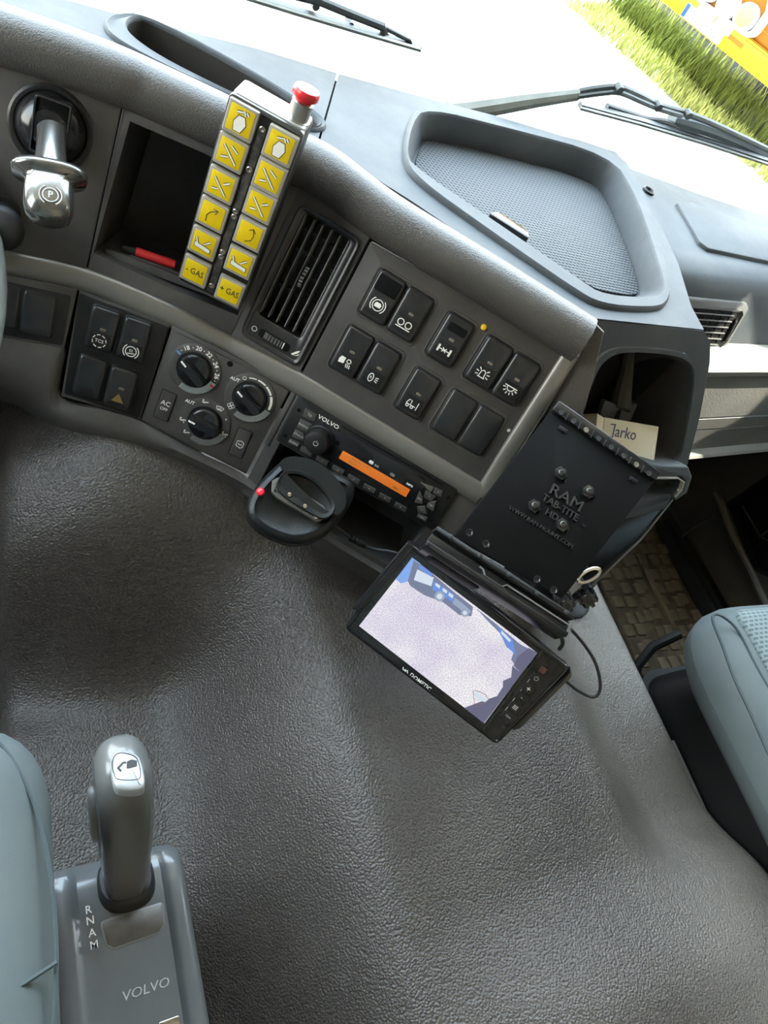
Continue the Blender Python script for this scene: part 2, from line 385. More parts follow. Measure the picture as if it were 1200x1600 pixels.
M['ground'] = material('pale_gravel', (0.62, 0.61, 0.55), 0.9, var=0.08, vscale=1.2)
M['truck_yellow'] = material('truck_yellow', (0.36, 0.20, 0.0), 0.4, spec=0.2)
M['truck_orange'] = material('truck_orange', (0.17, 0.06, 0.004), 0.5, spec=0.1)
M['plate_white'] = material('plate_white', (0.40, 0.40, 0.39), 0.5, spec=0.2)
M['plate_blue'] = material('plate_blue', (0.015, 0.04, 0.19), 0.4, spec=0.1)
M['amber'] = material('amber_lens', (0.20, 0.12, 0.06), 0.3, spec=0.2)
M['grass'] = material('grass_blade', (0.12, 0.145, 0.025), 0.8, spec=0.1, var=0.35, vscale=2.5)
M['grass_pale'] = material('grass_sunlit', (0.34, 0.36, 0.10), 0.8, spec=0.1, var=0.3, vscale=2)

def add_pale_side(m, axis, lo, hi, col, amt):
    """mottled second tone that grows towards one side of the thing"""
    n = m.node_tree; b = n.nodes['Principled BSDF']; l = b.inputs['Base Color'].links[0]; src = l.from_socket
    tc = n.nodes.new('ShaderNodeTexCoord'); sp_ = n.nodes.new('ShaderNodeSeparateXYZ'); mr = n.nodes.new('ShaderNodeMapRange'); mr.interpolation_type = 'SMOOTHSTEP'
    mr.inputs['From Min'].default_value = lo; mr.inputs['From Max'].default_value = hi; mr.inputs['To Max'].default_value = amt
    n.links.new(tc.outputs['Object'], sp_.inputs[0]); n.links.new(sp_.outputs[axis], mr.inputs['Value'])
    ns = n.nodes.new('ShaderNodeTexNoise'); ns.inputs['Scale'].default_value = 9; ns.inputs['Detail'].default_value = 6; n.links.new(tc.outputs['Object'], ns.inputs['Vector'])
    mu = n.nodes.new('ShaderNodeMath'); mu.operation = 'MULTIPLY'; n.links.new(mr.outputs[0], mu.inputs[0])
    m2 = n.nodes.new('ShaderNodeMapRange'); m2.inputs['From Min'].default_value = .3; m2.inputs['From Max'].default_value = .6; m2.inputs['To Min'].default_value = .6; n.links.new(ns.outputs['Fac'], m2.inputs['Value']); n.links.new(m2.outputs[0], mu.inputs[1])
    mx = n.nodes.new('ShaderNodeMixRGB'); mx.inputs[2].default_value = (*col, 1); n.links.new(src, mx.inputs[1]); n.links.new(mu.outputs[0], mx.inputs[0]); n.links.new(mx.outputs[0], b.inputs['Base Color'])
add_pale_side(M['vinyl'], 'X', .14, .36, (0.30, 0.275, 0.24), .55)  # cover turns paler towards the passenger side

def weave_colour(m, c0, c1, scale):
    n = m.node_tree; b = n.nodes['Principled BSDF']; tc = n.nodes.new('ShaderNodeTexCoord')
    t = n.nodes.new('ShaderNodeTexBrick'); t.inputs['Scale'].default_value = scale; t.inputs['Mortar Size'].default_value = 0.12
    t.inputs['Color1'].default_value = (*c0, 1); t.inputs['Color2'].default_value = (*[x*.85 for x in c0], 1); t.inputs['Mortar'].default_value = (*c1, 1)
    t.inputs['Brick Width'].default_value = .8; t.inputs['Row Height'].default_value = .5
    n.links.new(tc.outputs['Object'], t.inputs['Vector']); n.links.new(t.outputs['Color'], b.inputs['Base Color'])
weave_colour(M['weave'], (0.085, 0.112, 0.116), (0.17, 0.205, 0.205), 90)
M['ground_shade'] = material('painted_ground_shade', (0.022, 0.022, 0.017), 0.95, var=0.3, spec=0.05)  # near-black tone for painted shade on the ground
M['worn'] = material('worn_collar', (0.50, 0.47, 0.43), 0.26, 0.9)
M['plinth'] = material('plinth_black', (0.006, 0.006, 0.006), 0.5, spec=0.18)
M['mat_base'] = material('muddy_mat_grooves', (0.045, 0.034, 0.02), 0.7, dust=((0.30, 0.23, 0.13), 0.5, 14))

# ------------------------------------------------------------------ the planes of the dashboard
FC = Fr(CAM+ray(575, 722)*.76, az(127), az(37, 68)); UC = FC.y      # centre console, turned to the driver
_o1 = FC.w(-178, 0); FN = Fr(_o1, az(110), UC)                      # open storage slot
_o2 = _o1+az(110)*(-.137); FA = Fr(_o2, az(102), UC)                # parking brake panel
FD = Fr(FC.w(-98, 0), az(117), UC)                                  # climate panel
FE = Fr(FD.w(-131, 0), az(109), UC)                                 # traction switches
FG = Fr(FE.w(-85, 0), az(102), UC)                                  # blank switches left of them
ZT = FC.w(0, 230, -8).z; FT = flat(ZT)                              # top of the dashboard
_p = FT.hit(915, 495); FB = Fr(_p, az(86), az(-4, 65))              # storage bin front
def cyl(px, py, h=0):
    """point of the upper console face seen at a place in the photo; returns point, frame"""
    if FC.px(px, py, h)[0] >= -178: return FC.hit(px, py, h), FC
    d = FN.l(FN.hit(px, py, h)); n = FN
    if (FN.hit(px, py, h)-_o2).dot(az(110)) < 0: return FA.hit(px, py, h), FA
    return FN.hit(px, py, h), FN
def cyl2(px, py, h=0):
    if FC.px(px, py, h)[0] >= -98: return FC.hit(px, py, h), FC
    if FD.px(px, py, h)[0] >= -131: return FD.hit(px, py, h), FD
    if FE.px(px, py, h)[0] >= -85: return FE.hit(px, py, h), FE
    return FG.hit(px, py, h), FG

# ------------------------------------------------------------------ dashboard
dash = thing('dashboard', Fr(Vector((0.35, 0.6, 0.45)), (1, 0, 0), (0, 1, 0)), 'long dark grey truck dashboard wrapping around the driver under the windscreen', 'dashboard')
# padded lip that rolls from the console face to the top
row0 = crom([(-150, 50), (0, 97), (100, 130), (190, 163), (337, 228), (420, 268), (489, 300), (586, 371), (735, 462), (830, 521), (893, 560)], 8)
prof = [(-3, -2), (-2, 6), (3, 13), (11, 18), (20, 20), (29, 18), (36, 11), (40, 2), (41, -8), (38, -20)]
base = [cyl(p.x, p.y) for p in row0]
N_ = [Vector(b[1].n) for b in base]
for _ in range(4): N_ = [(N_[max(i-1, 0)]+N_[i]*2+N_[min(i+1, len(N_)-1)]).normalized() for i in range(len(N_))]
rows = []
lip_end = []
for k, (dv, h) in enumerate(prof):
    rows.append([b[0]+UC*dv*.001+n*h*.001 for b, n in zip(base, N_)])
b_ = B(FC).wgrid(rows)
# rounded right end of the roll
b_.obj('padded_lip', M['lip'], dash, smooth=60, normals=True)
seam = [b[0]+UC*.0405*1+n*(-.006) for b, n in zip(base, N_)]
for s_ in seam: s_.z = ZT
# top skin, in two mouldings with a joint between them, each with its tray cut out
def topxy(pts): return [FT.px(*p) for p in pts]
slot_out = chaikin(topxy([(158, 38), (178, 24), (222, 24), (330, 78), (430, 135), (505, 185), (512, 205), (480, 208), (420, 182), (330, 142), (240, 100), (172, 62)]), 2)
slot_in = chaikin(topxy([(196, 42), (208, 31), (232, 33), (330, 84), (425, 138), (495, 188), (497, 200), (475, 203), (420, 175), (335, 135), (250, 92), (205, 60)]), 2)
tray_out = chaikin(topxy([(626, 250), (634, 195), (655, 168), (780, 196), (962, 237), (1002, 300), (1026, 370), (1046, 450), (1040, 482), (1012, 489), (935, 484), (890, 458), (760, 368), (645, 286)]), 2)
tray_in = chaikin(topxy([(634, 248), (644, 200), (664, 177), (780, 205), (950, 249), (988, 310), (1012, 380), (1033, 450), (1028, 466), (1008, 470), (935, 465), (905, 445), (770, 352), (645, 268)]), 2)
TR_D = -30
TFL = flat(ZT+TR_D*.001)
tray_fl = chaikin([TFL.px(*p) for p in [(641, 262), (652, 230), (664, 215), (780, 243), (925, 283), (950, 318), (978, 385), (999, 450), (1000, 462), (990, 467), (935, 459), (905, 442), (770, 355), (655, 275)]], 2)
sl = [FT.l(p)[:2] for p in seam]
iL = [i for i, p in enumerate(row0) if p.x < 497]; iR = [i for i, p in enumerate(row0) if p.x > 489]
wsL = topxy([(-160, -75), (0, -31), (117, 3), (177, 20), (400, 75), (527, 114)]); wsR = topxy([(529.5, 115), (692, 160), (779, 182), (962, 237)])
jt = topxy([(496, 222), (499, 224)])
outL = [sl[i] for i in iL if row0[i].x < 462]+[jt[0]]+list(reversed(wsL))
B(FT).fill(ccw(outL), [slot_out], 0, 2.5).obj('dash_top_left', M['dash_top'], dash)
edgeR = topxy([(985, 265), (1010, 307), (1035, 358), (1060, 412), (1080, 478), (1100, 515)])
outR = [jt[1]]+topxy([(560, 262), (640, 312), (735, 376), (830, 438), (890, 478), (917, 496)])+list(reversed(edgeR))+list(reversed(wsR))
B(FT).fill(ccw(outR), [tray_out], 0, 2.5).obj('dash_top_right', M['dash_top'], dash)
B(FT).stroke(topxy([(527.5, 120), (497, 228)]), 14, -9, -4).obj('joint_backing', M['deep'], dash)
b_ = B(FT)
b_.loops([[(*p, -4) for p in tray_out], [(*p, 2.5) for p in tray_out], [(*p, 5.5) for p in inset(tray_out, 2.5)], [(*p, 5.5) for p in inset(tray_in, -2)], [(*p, 2.5) for p in tray_in], [(*p, TR_D) for p in tray_fl]], False, True)
b_.obj('tray', M['dash_top'], dash, smooth=50)
mm = material('anti_slip_mesh', (0.21, 0.23, 0.25), 0.7)
n = mm.node_tree; bs = n.nodes['Principled BSDF']; tc = n.nodes.new('ShaderNodeTexCoord'); mp = n.nodes.new('ShaderNodeMapping'); mp.inputs['Rotation'].default_value = (0, 0, rad(37))
n.links.new(tc.outputs['Object'], mp.inputs['Vector'])
sx_ = n.nodes.new('ShaderNodeSeparateXYZ'); n.links.new(mp.outputs[0], sx_.inputs[0])
def sine(out, freq):
    a = n.nodes.new('ShaderNodeMath'); a.operation = 'MULTIPLY'; a.inputs[1].default_value = freq*2*math.pi; n.links.new(out, a.inputs[0])
    c = n.nodes.new('ShaderNodeMath'); c.operation = 'SINE'; n.links.new(a.outputs[0], c.inputs[0]); return c.outputs[0]
a_ = sine(sx_.outputs['X'], 120); c_ = sine(sx_.outputs['Y'], 160)
pr = n.nodes.new('ShaderNodeMath'); pr.operation = 'MULTIPLY'; n.links.new(a_, pr.inputs[0]); n.links.new(c_, pr.inputs[1])
cr_ = n.nodes.new('ShaderNodeValToRGB'); cr_.color_ramp.elements[0].position = 0.0; cr_.color_ramp.elements[0].color = (0.006, 0.0065, 0.007, 1); cr_.color_ramp.elements[1].position = 0.35; cr_.color_ramp.elements[1].color = (0.075, 0.083, 0.091, 1)
ad = n.nodes.new('ShaderNodeMapRange'); ad.inputs['From Min'].default_value = -0.5; ad.inputs['From Max'].default_value = 0.6; n.links.new(pr.outputs[0], ad.inputs['Value'])
n.links.new(ad.outputs[0], cr_.inputs[0]); n.links.new(cr_.outputs[0], bs.inputs['Base Color'])
bp = n.nodes.new('ShaderNodeBump'); bp.inputs['Strength'].default_value = 0.6; bp.inputs['Distance'].default_value = 0.0015; n.links.new(ad.outputs[0], bp.inputs['Height']); n.links.new(bp.outputs[0], bs.inputs['Normal'])
B(FT).prism(inset(tray_fl, 3), TR_D+.3, TR_D+2.3, .8).obj('tray_mat', mm, dash, 'woven grey anti-slip mat in the tray')
# release catch in the near wall of the tray
cf = FT.px(790, 362)
fcat = Fr(FT.w(*FT.px(783, 352, -8), -8), az(127), (0, 0, 1))
b_ = B(Fr(FT.w(*FT.px(792, 358, -4), -4), az(128), az(38)))
b_.prism(fillet([(-24, -4), (24, -4), (20, 9), (12, 12), (-16, 12)], 4), -5, 6, 2)
b_.obj('tray_catch', M['gloss'], dash, 'glossy black catch')
# long slot at the left
b_ = B(FT)
b_.loops([[(*p, -4) for p in slot_out], [(*p, 1.2) for p in slot_out], [(*p, 3.2) for p in inset(slot_out, 2)], [(*p, 1.4) for p in inset(slot_out, 5)], [(*p, 3.2) for p in inset(slot_in, -2)], [(*p, 1) for p in slot_in], [(*p, -4) for p in slot_in]], False, False).obj('slot_rim', M['dash_top'], dash, smooth=50)
b_ = B(FT); b_.loops([[(*p, -1) for p in slot_in], [(*p, -55) for p in inset(slot_in, 1)]], False, True)
b_.obj('dash_slot', M['slot'], dash, smooth=50)
# ---- console face: brake panel, slot frame, trim
LA = [(-140, 52), (0, 99), (100, 131), (190, 165), (130, 440), (100, 430), (0, 410), (-140, 398)]
B(FA).prism(FA.P(LA), -2, 1.2, .8).obj('brake_panel', M['panel'], dash)
nf_out = FN.P([(193, 167), (337, 231), (420, 270), (468, 294), (358, 530), (242, 490), (133, 440)])
nf_in = FN.P([(204, 190), (320, 240), (396, 278), (446, 303), (372, 492), (255, 445), (147, 395)])
nf_out2 = nf_out
B(FN).ring(nf_out, nf_in, -3, 1.2, .8).obj('slot_frame', M['panel'], dash)
nin = ccw(inset(nf_in, -.5) if False else nf_in)
b_ = B(FN).loops([[(*p, 0) for p in nin], [(p[0]*.97-2, p[1]*.97+4, -120) for p in nin]], False, True)
b_.obj('slot_liner', M['bin'], dash)
# strip between slot and vent, and around the vent / switch panel
def plate(name, fr, pts, h0=-3, h1=0.6, bev=.6, mat='panel', holes=()):
    return B(fr).prism(fr.P(pts), h0, h1, bev).obj(name, M[mat], dash)
B(FC).fill([(-180, 22), (-103.5, 22), (-103.5, 196), (-180, 199)], [rrect(-139.5, 118, 62, 133, 8)], .6, 3.6).obj('vent_surround', M['panel'], dash)
# silver trim: a half-round strip along the console, then up its right side
def trim_rows(path, hw, hh, cylf):
    out = []
    pts = crom(path, 8); P = [cylf(p.x, p.y) for p in pts]; NN = [Vector(q[1].n) for q in P]
    for _ in range(5): NN = [(NN[max(i-1, 0)]+NN[i]*2+NN[min(i+1, len(NN)-1)]).normalized() for i in range(len(NN))]
    W = [q[0] for q in P]
    for i in range(len(W)):
        t = (W[min(i+1, len(W)-1)]-W[max(i-1, 0)]).normalized(); q = NN[i].cross(t)
        out.append([W[i]+q*(hw*math.cos(a))*.001+NN[i]*(hh*math.sin(a)**.7)*.001 for a in [math.pi*j/8 for j in range(9)]]+[W[i]-q*hw*.001-NN[i]*.004, W[i]+q*hw*.001-NN[i]*.004])
    return out
tr = trim_rows([(-150, 375), (0, 408), (130, 437), (258, 489), (356, 540), (420, 573), (480, 606), (600, 679), (700, 740), (752, 772)], 11.5, 6, cyl)
b_ = B(FC); b_.grid([[FC.l(p) for p in r] for r in tr], close_u=True); b_.obj('silver_trim', M['silver'], dash, 'satin silver trim strip', smooth=60)
tr = trim_rows([(752, 775), (790, 712), (840, 634), (893, 552)], 8.5, 5, cyl)
b_ = B(FC); b_.grid([[FC.l(p) for p in r] for r in tr], close_u=True); b_.obj('silver_trim', M['silver'], dash, smooth=60)
# side cheek right of the silver trim up to the bin
B(FC).prism(FC.P([(770, 775), (905, 558), (925, 500), (945, 520), (915, 640), (830, 790)]), -14, -3, 2).obj('console_cheek', M['lip'], dash)
# ---- lower console below the trim
def low(name, fr, pts, mat='panel', h1=0.6): return B(fr).prism(fr.P(pts), -4, h1, .7).obj(name, M[mat], dash)
low('lower_panel', FG, [(-140, 406), (0, 428), (121, 453), (100, 545), (60, 536), (0, 526), (-140, 520)])
low('lower_panel', FE, [(123, 454), (266, 508), (219, 656), (160, 638), (95, 620)], h1=-1.5)
low('lower_panel', FD, [(269, 509), (350, 549), (454, 604), (384, 742), (300, 700), (220, 657)], h1=-1.5)
B(FC).prism([(-102, -40), (-97, -40), (-97, 30), (-102, 30)], -10, 1.5, .6).obj('radio_divider', M['panel'], dash)
# radio bay with the open pocket under it
bay_o = [(-101, 32), (128, 32), (122, -104), (-103, -104)]; bay_i = [(-88, -31), (88, -31), (84, -92), (-88, -92)]
B(FC).ring([(-101, -104), (122, -104), (128, 32), (-101, 32)], [(-88, -92), (84, -92), (88, -31), (-88, -31)], -6, 0, .8).obj('radio_bay', M['panel'], dash)
B(FC).loops([[(-88, -92, -1), (84, -92, -1), (88, -31, -1), (-88, -31, -1)], [(-84, -86, -95), (80, -86, -95), (84, -36, -95), (-84, -36, -95)]], False, True).obj('pocket_liner', M['bin'], dash)
# skirt that closes the console towards the engine cover
sk_top = crom([(-140, 518), (0, 527), (60, 537), (98, 546), (93, 621), (160, 640), (219, 658), (300, 702), (384, 744), (440, 790), (500, 826), (590, 880), (690, 940)], 5)
sk_bot = crom([(-140, 560), (0, 594), (31, 607), (60, 628), (80, 646), (133, 671), (210, 690), (297, 718), (381, 760), (440, 800), (500, 840), (590, 896), (690, 960)], 5)
R0, R1, R2 = [], [], []
for p in sk_top:
    R0.append(cyl2(p.x, p.y, -1)[0])
for p in sk_bot:
    q, f = cyl2(p.x, p.y, -1); R1.append(q+f.n*.002); R2.append(q-f.n*.03-Vector((0, 0, .05)))
B(FD).wgrid([[p-FD.n*.006 for p in R0], R0, [a*.5+b*.5+FD.n*.005 for a, b in zip(R0, R1)], R1, R2]).obj('lower_skirt', M['skirt'], dash, smooth=60)
# ---- storage bin module at the right end
bin_o = FB.P([(905, 640), (915, 600), (933, 556), (950, 543), (968, 539), (1040, 544), (1077, 552), (1092, 572), (1093, 605), (1078, 680), (1068, 727)])
bin_face = FB.P([(922, 500), (1100, 517), (1110, 535), (1109, 568), (1093, 653), (1074, 727), (1045, 740), (960, 720), (880, 690)])
bo = FB.P([(897, 662), (912, 600), (930, 557), (962, 539), (1040, 544), (1080, 552), (1094, 580), (1080, 672), (1068, 727), (1000, 722), (930, 700)])
bi = FB.P([(905, 662), (922, 602), (938, 566), (968, 549), (1038, 553), (1072, 562), (1085, 585), (1070, 672), (1060, 722), (1000, 718), (936, 696)])
bo, bi = chaikin(bo, 2), chaikin(bi, 2)
B(FB).fill(fillet(bin_face, 3), [bo], 0, 8).obj('bin_face', M['dash_top'], dash)
B(FB).loops([[(*p, -8) for p in bo], [(*p, 1.5) for p in bo], [(*p, 2.5) for p in inset(ccw(bo), 1)], [(*p, 2.5) for p in inset(ccw(bi), -1)], [(*p, 0) for p in ccw(bi)], [(*p, -6) for p in ccw(bi)]][2:], False, False).obj('bin_rim', M['dash_top'], dash, smooth=50)
bi = ccw(bi)
cx = sum(p[0] for p in bi)/len(bi); cy = sum(p[1] for p in bi)/len(bi)
B(FB).loops([[(*p, 0) for p in bi], [(p[0], p[1], -40) for p in bi], [(cx+(p[0]-cx)*.9, cy+(p[1]-cy)*.9, -105) for p in bi]], False, True).obj('bin_liner', M['bin'], dash, smooth=50)
# moulded spout with a split flange inside the bin
_c = FB.hit(955, 634, -60)
fs = Fr(_c, FB.x, FB.y)
b_ = B(fs)
b_.tube([(22, 62, -22), (14, 36, -8), (6, 14, 4), (2, 0, 12)], [5, 8, 11, 13], 10)
b_.obj('bin_spout', M['vent_grey'], dash)
b_ = B(fs)
b_.prism(fillet([(-28, -10), (-4, -14), (-3, 2), (3, 2), (4, -14), (26, -12), (26, 10), (0, 5), (-30, 12)], 3), 8, 14, 1)
b_.obj('bin_flange', M['grey_plastic'], dash)
# side wall of the module, facing the passenger
b_ = B(FT)
er = topxy([(985, 265), (1010, 307), (1035, 358), (1060, 412), (1080, 478), (1100, 516)])
er = [(a-1, b2) for a, b2 in er]
b_.grid([[(a, b2, 0) for a, b2 in er], [(a+3, b2, -3) for a, b2 in er], [(a+5, b2+4, -90) for a, b2 in er], [(a, b2+8, -200) for a, b2 in er]])
b_.obj('module_side', M['dash_top'], dash, smooth=50)
# ---- passenger side of the dashboard
ZP = CAM.z-.34; FP = flat(ZP)
e0 = [FP.hit(*p) for p in [(960, 256), (990, 265), (1090, 302), (1200, 339)]]; d0 = (e0[-1]-e0[1]).normalized(); e0 = [e0[0], e0[1], e0[2], e0[3], e0[3]+d0*.42]
e1 = [FP.hit(*p) for p in [(1050, 410), (1075, 421), (1140, 430), (1200, 437)]]; d1 = (e1[-1]-e1[1]).normalized(); e1 = [e1[0], e1[1], e1[2], e1[3], e1[3]+d1*.575]
rows = [e0]
for t in (.3, .6, .85): rows.append([a*(1-t)+b2*t+Vector((0, 0, .004*math.sin(t*math.pi))) for a, b2 in zip(e0, e1)])
dn = Vector((0, 0, -1)); bk = Vector((d1.y, -d1.x, 0))
for o, d in ((0, .002), (.008, .008), (.014, .020), (.023, .045), (.036, .085)): rows.append([p+bk*o+dn*d for p in e1])
B(FT).wgrid(rows).obj('passenger_top', M['dash_top'], dash, smooth=60)
FV = Fr(e1[1]+bk*.0215+dn*.04, d1, Vector((0, 0, 1))-bk*.35)          # vent plane of the passenger side
# sunken lid in the passenger top
lid = FP.P([(1056, 318), (1080, 318), (1200, 360), (1290, 392), (1290, 430), (1200, 410), (1105, 390), (1092, 380)], 5)
b_ = B(FP).prism(fillet(lid, 6), 2, 7.5, 2); b_.obj('passenger_lid', M['dash_top'], dash)
# round grommet beside the module
g = FP.px(1013, 299, 4)
B(FP).lathe(*g, [(9, 0), (9, 4), (7, 5), (5, 2)], 16, 2).obj('grommet', M['black'], dash)
# ledge and glovebox below
lz = [p+bk*.036+dn*.085 for p in e1]
rows = [lz, [p+bk*.012 for p in lz], [p+bk*.040+dn*.003 for p in lz], [p+bk*.046+dn*.010 for p in lz], [p+bk*.043+dn*.022 for p in lz], [p+bk*.030+dn*.030 for p in lz]]
B(FT).wgrid(rows).obj('passenger_ledge', M['ledge'], dash, smooth=50)
gz = [p+bk*.030+dn*.028 for p in lz]
rows = [gz, [p+bk*.002+dn*.03 for p in gz], [p+bk*.004+dn*.095 for p in gz], [p-bk*.002+dn*.098 for p in gz], [p+bk*.003+dn*.101 for p in gz], [p+bk*.0+dn*.130 for p in gz], [p-bk*.006+dn*.133 for p in gz], [p-bk*.002+dn*.137 for p in gz], [p-bk*.010+dn*.200 for p in gz], [p-bk*.018+dn*.206 for p in gz]]
B(FT).wgrid(rows).obj('glovebox', M['glove'], dash, smooth=40)
rows = [[p-bk*.012+dn*.199 for p in gz], [p+bk*.004+dn*.200 for p in gz], [p+bk*.006+dn*.206 for p in gz], [p-bk*.004+dn*.212 for p in gz], [p-bk*.03+dn*.212 for p in gz]]
B(FT).wgrid(rows).obj('glovebox_edge', M['ledge'], dash, smooth=50)
rows = [[p-bk*.03+dn*.212 for p in gz], [p-bk*.12+dn*.23 for p in gz], [p-bk*.2+dn*.33 for p in gz], [p-bk*.25+dn*.50 for p in gz], [p-bk*.24+dn*.75 for p in gz]]
B(FT).wgrid(rows).obj('footwell_front', M['skirt'], dash, smooth=60)

# lower lip of the bin: a cup holder bracket with rounded end, a second bar and the dark pocket under it
FBL = Fr(FB.w(0, 0, 14), FB.x, FB.y)
def BP(pts, h=0): return ccw([FBL.px(a, b2, h) for a, b2 in pts])
lip_o = fillet(BP([(985, 716), (1030, 725), (1072, 727), (1078, 742), (1070, 768), (1052, 780), (1046, 772), (1060, 764), (1066, 749), (1060, 742), (990, 745)]), 3)
B(FBL).prism(lip_o, -40, 4, 2).obj('bracket_lip', M['dash_top'], dash, smooth=50)
B(FBL).stroke([FBL.px(*p) for p in [(1000, 744), (1055, 744), (1064, 750), (1060, 763), (1050, 774)]], 1.6, 0, 5.5).obj('lip_line', M['ledge'], dash)
B(FBL).prism(BP([(980, 742), (1062, 744), (1058, 766), (1040, 774), (975, 790)]), -70, -42).obj('bracket_recess', M['gloss'], dash)
B(FBL).prism(fillet(BP([(960, 789), (1000, 780), (1050, 771), (1054, 778), (1000, 790), (950, 800)]), 2), -36, 0, 2).obj('bracket_bar', M['ledge'] if False else M['dash_top'], dash)
B(FBL).prism(fillet(BP([(945, 800), (1000, 790), (1052, 779), (1042, 797), (1000, 808), (940, 822)]), 2), -30, -2, 2).obj('bracket_front', M['dash_top'], dash)
low_q = BP([(1040, 795), (1000, 845), (925, 915), (860, 985), (820, 940), (900, 820)], -8)
B(FBL).prism(low_q, -60, -8, 1).obj('lower_cheek', M['gloss'], dash)
B(FBL).stroke([FBL.px(*p, -8) for p in [(1050, 780), (1000, 843), (925, 914), (880, 960)]], 3.0, -12, -6.5).obj('cheek_edge', M['vane'], dash)

# inner carcass that closes the console behind its panels
cp_t = crom([(-140, 395), (0, 418), (130, 446), (258, 498), (356, 548), (446, 596)], 5); cp_b = crom([(-140, 560), (0, 594), (60, 628), (133, 671), (210, 690), (297, 718), (381, 752)], 5)
k_ = min(len(cp_t), len(cp_b)); cp_t = cp_t[:k_]; cp_b = cp_b[:k_]
B(FD).wgrid([[cyl2(p.x, p.y, -9)[0] for p in cp_t], [cyl2(p.x, p.y, -9)[0] for p in cp_b]]).obj('carcass', M['deep'], dash)

tp_ = crom([(-140, 385), (0, 408), (130, 437), (258, 489), (356, 540), (420, 573), (480, 606), (600, 679), (700, 740), (745, 768)], 5)
rows = [[], []]
for p in tp_:
    q, f = cyl(p.x, p.y, -6)
    rows[0].append(q+UC*.026); rows[1].append(q-UC*.014)
B(FC).wgrid(rows).obj('trim_backing', M['deep'], dash)

B(FT).wgrid([[Vector((x, .60, .48)), Vector((x, .66, .40)), Vector((x, .70, .02))] for x in (-.74, -.4, -.1, .02, .2)]).obj('footwell_panel', M['skirt'], dash, smooth=60)

# ------------------------------------------------------------------ pictograms (mm, drawn with thin raised print)
def arcpts(u, v, r, a0, a1, n=10, ry=None): return [(u+r*math.cos(rad(a0+(a1-a0)*k/n)), v+(ry or r)*math.sin(rad(a0+(a1-a0)*k/n))) for k in range(n+1)]
def icon(fr, strokes=(), fills=(), texts=(), w_=0.8, name='symbol', mat='white', parent=None, h=0.0, t=0.22, lab=None):
    b_ = B(fr)
    for s_ in strokes: b_.stroke(s_, w_, h-.1, h+t)
    for f_ in fills: b_.prism(f_, h-.1, h+t)
    for tx in texts: b_.text(tx[0], tx[1], tx[2], tx[3], h+t*.5, rot=tx[4] if len(tx) > 4 else 0, ext=t*.6, bold=.02)
    return b_.obj(name, M[mat], parent, lab)
def rline(u, v, a, r0, r1): return [(u+r0*math.cos(rad(a)), v+r0*math.sin(rad(a))), (u+r1*math.cos(rad(a)), v+r1*math.sin(rad(a)))]
ICON = {
 'engine brake': dict(strokes=[arcpts(0, 0, 5.2, 0, 360, 20), arcpts(0, 0, 7.4, 130, 230), arcpts(0, 0, 7.4, -50, 50)], fills=[[(-3.2, -2), (2.8, -2), (3.6, .5), (2, 2.4), (-2.2, 2.4), (-3.4, .6)]]),
 'traction axle': dict(strokes=[arcpts(-4, 1.2, 3, 0, 360, 16), arcpts(4, 1.2, 3, 0, 360, 16), [(-7.5, -3.4), (7.5, -3.4)]]),
 'differential lock': dict(strokes=[[(-6, -3.5), (-6, 3.5)], [(6, -3.5), (6, 3.5)], [(-6, 0), (6, 0)], [(-2, -2), (2, 2)], [(-2, 2), (2, -2)]], fills=[[(-7, -3.2), (-5, -3.2), (-5, 3.2), (-7, 3.2)], [(5, -3.2), (7, -3.2), (7, 3.2), (5, 3.2)]]),
 'beacon': dict(strokes=[[(-2.6, -3.5), (-2.2, 2), (0, 3.4), (2.2, 2), (2.6, -3.5)], [(-3.8, -4), (3.8, -4)]]+[rline(0, -.5, a, 4.4, 7.2) for a in (-20, 12, 45, 135, 168, 200)]),
 'work light': dict(strokes=[[(-6.5, 3), (6.5, 3)], arcpts(0, 2.4, 3.6, 180, 360)]+[rline(0, 2.4, a, 5, 7.6) for a in (195, 225, 255, 285, 315, 345)]),
 'truck lamp': dict(fills=[[(-7, -3), (-1.5, -2), (-1.5, 4), (-6, 4), (-7.4, 1)]], strokes=[arcpts(2.6, 2, 2, 0, 360, 12), [(1, -1), (2, -4.6)], [(2.8, -1), (3.8, -4.6)], [(4.6, -1), (5.6, -4.6)]]),
 'rear lamp': dict(strokes=[arcpts(-2, 0, 2.4, 0, 360, 14, 4.2), [(2.6, 1.6), (5.6, 2.4)], [(2.6, 0), (5.6, 0)], [(2.6, -1.6), (5.6, -2.4)]], texts=[('R', -2, 0, 3.6)]),
 'tail lift': dict(strokes=[[(-5.5, -1.5), (-4, 3.2), (-1, 3.2), (-1, -1.5), (-5.5, -1.5)], [(-1, -1.5), (4.4, -1.5)], arcpts(-3.6, -3, 1.3, 0, 360, 10), arcpts(1.2, -3, 1.3, 0, 360, 10), [(6, -4), (6, 4)]]),
 'TCS': dict(strokes=[arcpts(0, 0, 6.2, a, a+30, 4) for a in range(0, 360, 45)], texts=[('TCS', 0, 0, 4.6)]),
 'brake test': dict(strokes=[arcpts(0, 0, 5, 0, 360, 18), arcpts(0, 0, 7.2, 130, 230), arcpts(0, 0, 7.2, -50, 50), [(-3, -2.6), (3.6, -1.4)]], texts=[('E2', 0, .8, 3.4)]),
}
